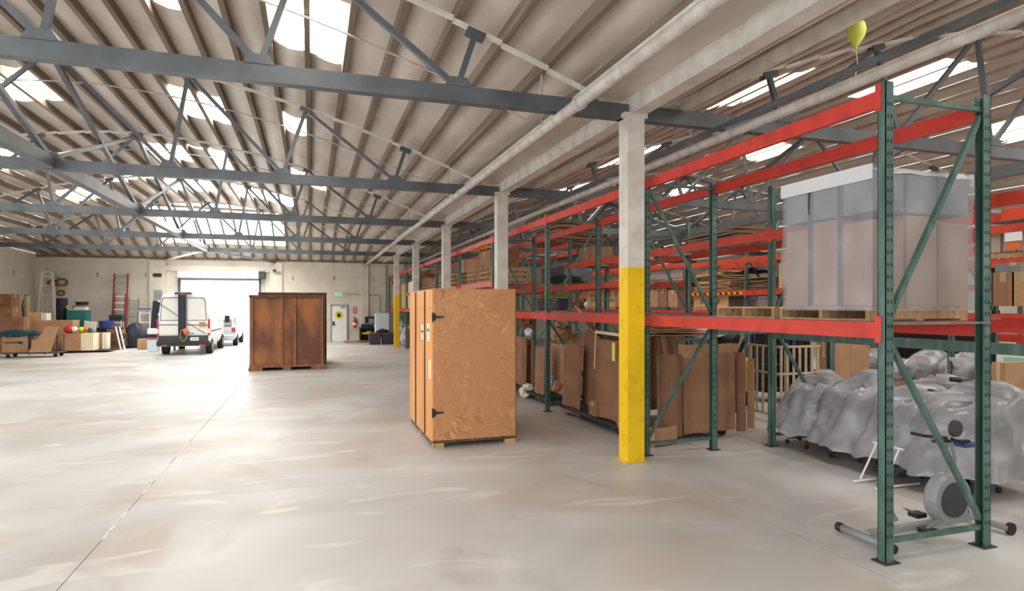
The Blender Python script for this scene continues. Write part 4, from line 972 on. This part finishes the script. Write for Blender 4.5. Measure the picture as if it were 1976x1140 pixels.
for k, (a, b, lb) in enumerate(((711,735,'dark purple tote standing left of its twin before the mattress'),(736,761,'dark purple tote standing right of its twin before the mattress'))):
    Y = 34.6; x0, x1, zt, zb = rect(a,b,643,664,Y)
    t = empty('storage_tote', ((x0+x1)/2,Y,0), label=lb, cat='tote', group='purple totes')
    w2 = (x1-x0)/2-.01
    MB().prism([(-w2+.05,0),(w2-.05,0),(w2,.58),(-w2,.58)], -.35,.35).build('tote_body', 'purple', t, bevel=.02); MB().box(-w2-.01,w2+.01,-.37,.37,.58,.63).build('rim', 'brownwood', t)
bag(XY(738,34.7),34.65,.63,.35,.25,.2,'navy','dark cushion lying on the purple totes',11)
bag(4.95,35.2,.0,.5,.9,1.3,'bag','pale bag heap under the far end of the front rack',12)
bag(4.95,32.6,.0,.5,.9,1.1,'bag','grey bag heap in the last floor bay but one',13)
carton(4.9,31.2,0,.7,.9,.95,'brown carton on the floor beside the farthest yellow column','card2')
t = empty('corner_pipe', (XY(748,YW)-.1,YW-.12,0), label='thin grey pipe rising at the far end of the rack', cat='pipe')
MB().tube([(0,0,0),(0,0,4.5)], .035, 8).build('pipe_run', 'grey', t)
# ------------------------------------------------ van
def loft(secs, n):
    mb = MB(); vs = [p for s_ in secs for p in s_]; fs = []
    for i in range(len(secs)-1):
        for k in range(n): fs.append((i*n+k, i*n+(k+1)%n, (i+1)*n+(k+1)%n, (i+1)*n+k))
    fs.append(tuple(range(n))); fs.append(tuple((len(secs)-1)*n+k for k in range(n-1,-1,-1))); return mb.add(vs, fs)
VX, VY = -5.14, 29.4
t = empty('cargo_van', (VX,VY,0), label='white cargo van parked with its rear doors towards us', cat='van')
half = [(.0,.38),(.86,.38),(.94,.5),(1.0,.75),(1.01,1.25),(.98,1.6),(.93,2.05),(.89,2.35),(.82,2.52),(.68,2.62),(.4,2.67),(0,2.69)]
ol = half+[(-x,z) for x,z in half[-2:0:-1]]
def sec(y, sx, top, bot=.38): return [(x*sx, y, max(bot,min(z,top-.04*(abs(x)**3) if top < 2.6 else 9))) for x, z in ol]
body = loft([sec(0,.955,2.58),sec(.06,.985,2.66),sec(.25,1,9),sec(3.7,1,9),sec(4.1,.97,2.45),sec(4.7,.93,1.75),sec(4.95,.93,1.35),sec(5.5,.9,1.15),sec(5.62,.82,.95)], len(ol)).build('van_body', 'van', t, bevel=0)
for s_ in (-1,1):
    # recessed rear window blanks
    x0_, x1_ = sorted((s_*.14, s_*.80))
    MB().prism([(s_*.13,1.5),(s_*.86,1.5),(s_*.8,2.3),(s_*.74,2.4),(s_*.13,2.42)], -.012,.03).build('window_blank', 'vanpanel', t)
    MB().prism([(s_*.1,1.46),(s_*.9,1.46),(s_*.84,2.34),(s_*.76,2.46),(s_*.1,2.47)], -.004,.03).build('window_surround', 'grey2', t)
    MB().prism([(s_*.93,.82),(s_*1.02,.84),(s_*1.015,1.52),(s_*.94,1.54)], -.03,.12).build('tail_light', 'taillight', t, bevel=.008)
    MB().prism([(s_*.95,.93),(s_*1.01,.93),(s_*1.01,1.12),(s_*.95,1.12)], -.035,-.02).build('reverse_lens', 'white', t)
    MB().rbox((s_*1.0,2.0,1.0),(.03,3.2,.05)).build('side_moulding', 'dark', t)
    for y in (1.0,4.5):
        wh_ = wheel(MB(), (s_*.86,y,.34), .34, .24, 'x', 24).build('wheel', 'tyre', t); MB().lathe([(.05,s_*.125),(.2,s_*.122),(.2,s_*.1)], (s_*.86,y,.34), 16, 'x').build('hub_cap', 'grey', wh_)
    MB().rbox((s_*1.2,4.2,1.45),(.22,.1,.34)).build('wing_mirror', 'black', t, bevel=.02)
    for z in (.95,1.7,2.25): MB().box(s_*.93-.03,s_*.93+.03,-.03,.02,z,z+.08).build('door_hinge', 'van', t)
MB().box(-1.0,1.0,-.16,.05,.4,.62).build('bumper', 'black', t, bevel=.03); MB().box(-.94,.94,-.13,.05,.62,.84).build('bumper_step', 'dark', t, bevel=.02)
MB().box(-.8,-.6,-.17,-.15,.42,.46).box(.6,.8,-.17,-.15,.42,.46).build('reflector', 'redp', t)
MB().box(.28,.6,-.155,-.13,.62,.76).build('licence_plate', 'white', t); mb = MB()
for k in range(6): mb.box(.32+k*.042,.345+k*.042,-.158,-.154,.67,.72)
mb.build('plate_lettering', 'dark', t, kind='stuff')
MB().box(-.03,.22,-.02,.0,.9,.99).box(.26,.4,-.02,.0,.9,.94).build('door_emblem', 'grey2', t); 
MB().box(-.006,.006,-.012,.02,.84,2.5).build('door_gap', 'dark', t)
MB().box(-.16,.08,-.12,-.02,.5,2.56).build('roof_ladder_pad', 'navy', t, label='dark upright strip between the doors', bevel=.02)
for x in (-.17,.09): MB().tube([(x,-.11,.42),(x,-.12,2.6)], .02, 6).build('ladder_rail', 'dark', t)
MB().prism([(-.36,2.6),(.34,2.6),(.28,2.67),(-.3,2.67)], -.12,.2).build('roof_light_bar', 'dark', t)
MB().box(-.1,.12,-.13,-.12,2.62,2.65).build('brake_lens', 'redp', t)
MB().bar((-.93,-.04,1.3),(.93,-.04,1.27),.02,.03).build('tie_strap', 'dark', t); MB().bar((-.92,-.03,2.2),(-.15,-.1,1.62),.012,.02).build('tie_strap', 'dark', t); MB().bar((.1,-.05,1.4),(.85,-.04,.9),.012,.02).build('tie_strap', 'dark', t)
MB().box(.6,.84,-.06,.0,1.2,1.4).build('lamp_grille', 'card', t)
MB().tube([(.02+.12*math.cos(a*.3),-.17-.008*math.sin(a),.85+.25*math.sin(a*.3)) for a in range(64)], .014, 6).build('cable_coil', 'khaki', t)
MB().lathe([(.02,-.16),(.08,-.06),(.085,.04),(.04,.12)], (.1,-.2,1.02), 12).build('orange_plug', 'orange', t)
MB().tube([(-.33,-.05,.2),(-.33,-.12,.45)], .04, 8).build('tow_hook', 'dark', t)
# silver car beyond
t = empty('silver_car', (-4.62,35.2,0), label='pale silver car in the doorway beyond the van', cat='car')
half = [(.0,.3),(.78,.3),(.88,.45),(.92,.7),(.9,1.0),(.82,1.1),(.7,1.5),(.6,1.6),(0,1.64)]
ol2 = half+[(-x,z) for x,z in half[-2:0:-1]]
def sec2(y, sx, top, bot=.3): return [(x*sx, y, max(bot,min(z,top))) for x, z in ol2]
loft([sec2(0,.93,1.0),sec2(.15,.97,1.1),sec2(.5,1,1.6),sec2(1.2,1,9),sec2(2.4,1,9),sec2(3.3,1,1.1),sec2(4.2,.96,.95),sec2(4.5,.85,.75)], len(ol2)).build('car_body', 'silver', t)
for s_ in (-1,1):
    for y in (.85,3.6): wheel(MB(), (s_*.8,y,.33), .33, .22, 'x', 20).build('wheel', 'tyre', t)
    MB().prism([(.5,1.08),(3.0,1.08),(2.4,1.5),(.75,1.5)], min(s_*.78,s_*.84),max(s_*.78,s_*.84),'x').build('side_window', 'grey2', t)
    MB().box(min(s_*.7,s_*.88),max(s_*.7,s_*.88),-.03,.1,.75,.95).build('tail_light', 'redp', t)
MB().box(-.7,.7,-.02,.3,1.08,1.4).build('rear_window', 'grey2', t); MB().box(-.85,.85,-.1,.1,.35,.6).build('bumper', 'silver', t, bevel=.03)
# ------------------------------------------------ ladders on the back wall
def ladder(x, y, z0, w0, w1, h, n, lean, m, label, rw=.05, m2='alu', top=None):
    t = empty('ladder', (x,y,z0), label=label, cat='ladder')
    for s_ in (-1,1): MB().bar((s_*w0/2,0,0),(s_*w1/2,lean,h),rw,.08).build('side_rail', m, t)
    for k in range(n):
        v = (k+.6)/n; w_ = w0+(w1-w0)*v; MB().rbox((0,lean*v,h*v),(w_-.02,.09,.045)).build('rung', m2, t)
    if top: MB().box(-w1/2-.04,w1/2+.04,lean-.1,lean+.1,h,h+.05).build('top_cap', top, t)
    return t
x0, x1, zt, zb = rect(73,103,525,612,36.8)
l_ = ladder((x0+x1)/2,36.7,0,.95,.42,zt,8,.35,'alu','tall aluminium stepladder against the wall beside the corner pilaster',.08,'alu','alu')
for s_ in (-1,1): MB().bar((s_*.46,.85,0),(s_*.2,.4,zt-.05),.04,.04).build('rear_leg', 'alu', l_)
x0, x1, zt, zb = rect(217,240,527,660,37.1)
ladder((x0+x1)/2,37.0,0,.62,.62,zt,11,.6,'glassfibre','tall red extension ladder leaning on the white wall',.07,'grey')
ladder((x0+x1)/2+.02,36.88,.0,.46,.46,zt*.72,8,.5,'glassfibre','inner section standing in front of the tall red ladder',.05,'alu')
x0, x1, zt, zb = rect(245,263,574,640,37.2)
ladder((x0+x1)/2,37.1,0,.5,.46,zt,6,.5,'grey','plain grey ladder leaning right of the red ladder',.06,'grey')
x0, x1, zt, zb = rect(269,287,597,650,36.8)
l_ = ladder((x0+x1)/2,36.7,0,.6,.44,zt,4,.3,'alu','small stepladder with blue top right of the grey ladder',.04,'alu','blue')
for s_ in (-1,1): MB().bar((s_*.29,.7,0),(s_*.2,.34,zt-.05),.03,.03).build('rear_leg', 'alu', l_)
# ------------------------------------------------ left corner goods
def block(name, u0, u1, vt, vb, Y, d, m, label, cat, z0=None, bev=.01, lid=None):
    x0, x1, zt, zb = rect(u0,u1,vt,vb,Y)
    if z0 is not None: zb = z0
    t = empty(name, ((x0+x1)/2,Y+d/2,zb), label=label, cat=cat); w2 = (x1-x0)/2
    MB().box(-w2,w2,-d/2,d/2,0,zt-zb).build('body', m, t, bevel=bev)
    if lid: MB().box(-w2-.02,w2+.02,-d/2-.02,d/2+.02,zt-zb,zt-zb+.04).build('lid', lid, t, bevel=.008)
    return t
def lcarton(u0, u1, vt, vb, Y, d, m, label, z0=None, open_=False, rz=0):
    x0, x1, zt, zb = rect(u0,u1,vt,vb,Y); zb = zb if z0 is None else z0
    return carton((x0+x1)/2, Y+d/2, zb, x1-x0, d, zt-zb, label, m, rz, open_=open_)
# flatbed trolley with logo carton
t = empty('flatbed_trolley', (XY(60,29.9),30.3,0), label='flatbed trolley with navy hoop handles carrying open cartons', cat='trolley')
x0, x1 = XY(3,29.9), XY(112,29.9); W = (x1-x0)/2
MB().box(-W,W,-.42,.42,.16,.21).build('deck', 'dark', t, bevel=.01)
for x in (-W+.15,W-.15):
    for y in (-.32,.32): wheel(MB(), (x,y,.075), .075, .045, 'y').build('caster', 'tyre', t)
xh0, xh1 = XY(57,29.9)-t.location.x, XY(87,29.9)-t.location.x
MB().tube([(xh0,-.46,.12),(xh0,-.46,.88),(xh0+.06,-.46,.94),(xh1-.06,-.46,.94),(xh1,-.46,.88),(xh1,-.46,.12)], .022, 8).build('hoop_handle', 'navy', t)
MB().tube([(W-.08,-.38,.2),(W-.08,-.38,.9),(W-.08,.38,.9),(W-.08,.38,.2)], .022, 8).build('end_handle', 'navy', t)
o = lcarton(4,54,644,684,29.95,.65,'card','brown carton with a teal and grey printed mark on the flatbed trolley',z0=.215,open_=True)
mk = MB()
for k in range(7): mk.box(-.3+k*.075,-.25+k*.075,-.335,-.327,.36+.012*(k%2),.44)
mk.build('printed_lettering', 'dark', o); MB().prism([(-.38,.37),(-.33,.37),(-.34,.46),(-.37,.46)], -.335,-.327).prism([(.2,.3),(.32,.44),(.05,.44)], -.335,-.327).build('teal_mark', 'teal', o)
lcarton(60,88,655,684,30.0,.6,'card3','pale tan open carton in the middle of the flatbed trolley',z0=.215,open_=True)
x0, x1, zt, zb = rect(86,108,630,684,29.9)
o = MB().prism([(-.55,0),(.2,0),(.5,1.05),(.08,1.05)], -.02,.02).build('cardboard_sheet','card', label='tan cardboard flap leaning on the flatbed trolley', cat='sheet'); o.location = (XY(86,29.85),29.82,.215)
def blk(u, v): X = -.75+1.55*u; Y = -.4+.8*v; e = min(u,1-u,v,1-v); return (X, Y, -.12*(e < .05)+.16*(1-(2*u-1)**2)*(1-(2*v-1)**4)+.1*noise.noise(Vector((X*4,Y*4,1))))
t = empty('moving_blanket', (XY(32,30),30.3,.96), label='heap of navy and green moving blankets on the logo carton', cat='blanket'); MB().grid(blk, 26, 14).build('blanket_folds', 'fabric', t, smooth=True)
lcarton(120,155,643,681,32.3,.8,'card','large brown carton full of toys beside the trolley',z0=.1,open_=True)
lcarton(156,180,643,681,32.35,.8,'paper','carton painted pale for its lit side, next to the toy carton',z0=.1,open_=True)  # bright lit side of the box is put into this pale colour
lcarton(181,196,642,676,33.2,.6,'card','narrow brown carton right of the pale one',z0=.1)
lcarton(197,207,642,676,33.2,.5,'cardw','white carton at the right end of the carton row',z0=.1)
t = empty('wheeled_platform', (XY(160,33),33.0,0), label='low black dolly under the toy carton and its neighbours', cat='platform')
MB().box(-1.35,1.2,-.65,.7,.05,.095).build('platform_deck', 'black', t)
for x in (-1.1,1.0):
    for y in (-.5,.55): wheel(MB(), (x,y,.025), .025, .03, 'y').build('caster', 'tyre', t)
for k, (u, m, r, lb) in enumerate(((134,'redp',.22,'red toy ball heaped in the carton'),(143,'white',.16,'white toy beside the red one'),(157,'ylw',.14,'yellow toy in the pale carton'),(166,'orange',.12,'orange toy in the pale carton'),(174,'teal',.11,'green toy at the end of the pale carton'))):
    o = MB().lathe([(.01,-r),(r*.6,-r*.8),(r,-.0),(r*.8,r*.5),(r*.3,r*.85),(.01,r*.9)], n=14).build('toy', m, smooth=True, label=lb, cat='toy'); o.location = (XY(u,32.7),32.7,1.02)
o = MB().rbox((0,0,.2),(.5,.03,.45),(.2,.15,0)).build('card_sheet', 'cardw', label='white card sticking up behind the toy cartons', cat='card'); o.location = (XY(174,33.6),33.6,.95)
lcarton(48,140,618,660,33.4,.9,'card','long wide brown carton behind the trolley',z0=0)
lcarton(52,78,603,617,33.5,.5,'card3','tan carton lying on the long wide carton',z0=1.41)
lcarton(79,90,604,617,33.5,.5,'cardw','white ended carton beside the tan one on the long carton',z0=1.41)
block('storage_tote',128,166,601,650,35.2,.7,'teal','big teal tote against the back wall','tote',z0=0,lid='teal')
t = block('storage_tote',142,165,592,600,35.3,.5,'cardw','shallow white tub on the teal tote','tub',z0=1.9,lid='grey')
def tub(u0, u1, vt, vb, Y, m, label, z0=None, cat='tub', name='round_tub'):
    x0, x1, zt, zb = rect(u0,u1,vt,vb,Y); zb = zb if z0 is None else z0; r = (x1-x0)/2; h = zt-zb
    t = empty(name, ((x0+x1)/2,Y+r,zb), label=label, cat=cat)
    MB().lathe([(r*.85,0),(r*.96,h*.9),(r,h*.9),(r,h),(r*.9,h),(r*.8,.03)], n=22).build('tub_body', m, t, smooth=False); return t
tub(141,168,582,591,35.15,'black','wide black tub on top of the white tub',z0=2.12)
block('storage_tote',127,140,589,600,35.3,.5,'khaki','small olive topped box left of the black tub','box',z0=1.94)
x0, x1, zt, zb = rect(105,127,575,612,35.6); r = (x1-x0)/2
t = empty('steel_drum', ((x0+x1)/2,35.6+r,0), label='dark blue steel drum standing on another before the wall', cat='drum')
MB().lathe([(r,1.25),(r,1.5),(r*1.03,1.53),(r,1.56),(r,1.95),(r*1.03,1.98),(r,2.01),(r,zt),(r*.94,zt)], n=24).build('upper_drum', 'navy', t); MB().lathe([(r,0),(r,.6),(r*1.03,.63),(r,.66),(r,1.24),(r*.94,1.24)], n=24).build('lower_drum', 'dark', t)
x0, x1, zt, zb = rect(42,54,571,612,34.5); r = (x1-x0)/2
t = empty('golf_bag', ((x0+x1)/2,34.7,0), label='khaki upright bag with black strap near the corner pilaster', cat='bag')
MB().lathe([(r*.9,0),(r,.1),(r*.95,zt*.6),(r,zt*.95),(r*.8,zt)], n=16).build('bag_body', 'khaki', t, smooth=True); MB().tube([(-r,0,zt*.55),(-r*1.5,0,zt*.85),(-r*.6,0,zt*1.02),(r*.3,0,zt)], .03, 6).build('strap', 'black', t)
lcarton(0,22,567,592,33.0,.8,'brownpost','dark brown carton on top of the far left pile',z0=2.05)
lcarton(-6,24,592,625,32.6,.9,'card2','brown carton in the far left pile',z0=1.16)
lcarton(-8,46,612,650,32.5,.9,'card2','wide brown carton at the bottom of the far left pile',z0=0)
o = MB().lathe([(.1,0),(.22,.1),(.25,.3),(.12,.36)], n=14).build('bowl', 'white', label='white lampshade like bowl on the pile', cat='bowl'); o.location = (XY(31,32.9),32.9,1.16)
# hanging wreaths by the ladder
t = empty('wreath', (XY(110,YW),YW-.08,ZZ(fY(110,YW),552)), label='dark twig bunch hanging right of the tall stepladder', cat='wreath')
for zc, xc, rr in ((.15,-.15,.2),(.2,.25,.24),(-.35,.2,.16)):
    MB().tube([(xc+rr*math.cos(q*PI/8), -.04+.02*math.sin(q*5), zc+rr*.7*math.sin(q*PI/8)) for q in range(17)], .05, 6).build('twig_ring', 'brownpost', t)
MB().tube([(.05,0,.55),(.05,-.04,-.4)], .012, 5).build('hanging_cord', 'dark', t)
# items right of the red ladder
t = empty('black_stool', (XY(226,35.9),35.9,0), label='black and steel stool in front of the red ladder', cat='stool')
MB().box(-.3,.3,-.25,.25,1.35,1.65).build('seat_box', 'gdark', t, bevel=.04)
for x in (-.27,.27):
    for y in (-.22,.22): MB().tube([(x,y,0),(x*.8,y,1.36)], .02, 6).build('leg', 'alu', t)
for z in (.5,1.0): MB().tube([(-.26,-.22,z),(.26,-.22,z)], .015, 6).build('cross_tube', 'alu', t)
t = block('dark_dresser',205,236,634,668,34.0,.6,'brownpost','dark low dresser before the black stool','dresser',z0=0,lid='black')
for z in (.15,.5): MB().box(-.6,.55,-.32,-.3,z,z+.28).build('drawer', 'browntop', t, bevel=.01)
tub(186,216,619,631,34.4,'blue','blue round basin on the clutter left of the stool',z0=1.02)
block('storage_tote',186,206,632,668,34.9,.6,'dark','dark box under the blue basin','box',z0=0)
t = empty('folding_table', (XY(233,33.6),33.6,0), label='pale blue folding table legs leaning on the dark dresser', cat='folding table')
for dx in (-.1,.06): MB().bar((dx+.14,-.1,.0),(dx-.16,.2,1.1),.06,.03).build('leg_strip', 'mattress', t)
bag(XY(262,35.4),35.4,0,.62,.45,1.25,'navy','bulging navy bag on the floor beside the stepladders',21)
lcarton(265,283,654,669,33.6,.5,'card','small brown carton on the floor left of the cooler',z0=0)
ct = rect(284,303,655,676,31.9)[2]+.04
t = block('cooler',284,304,634,652,32.0,.5,'white','white cooler box with a navy band left of the van','cooler',z0=ct)
MB().box(-.27,.27,-.262,-.25,.03,.2).build('navy_band', 'navy', t)
block('storage_tote',284,303,655,676,31.9,.6,'mattress','pale blue bin under the cooler box','bin',z0=0,lid='redp')
x0, x1, zt, zb = rect(290,300,580,640,36.8)
o = MB().rbox((0,0,0),(.4,.05,2.3),(.12,.1,0)).build('leaning_board', 'navy', label='narrow dark blue board leaning left of the van', cat='board'); o.location = (x0+.2,37.0,1.2)
o = MB().rbox((0,0,0),(.4,.05,2.9),(.1,-.02,0)).build('leaning_board', 'grey2', label='taller grey board leaning behind the van roof', cat='board'); o.location = (XY(305,37),37.2,1.5)
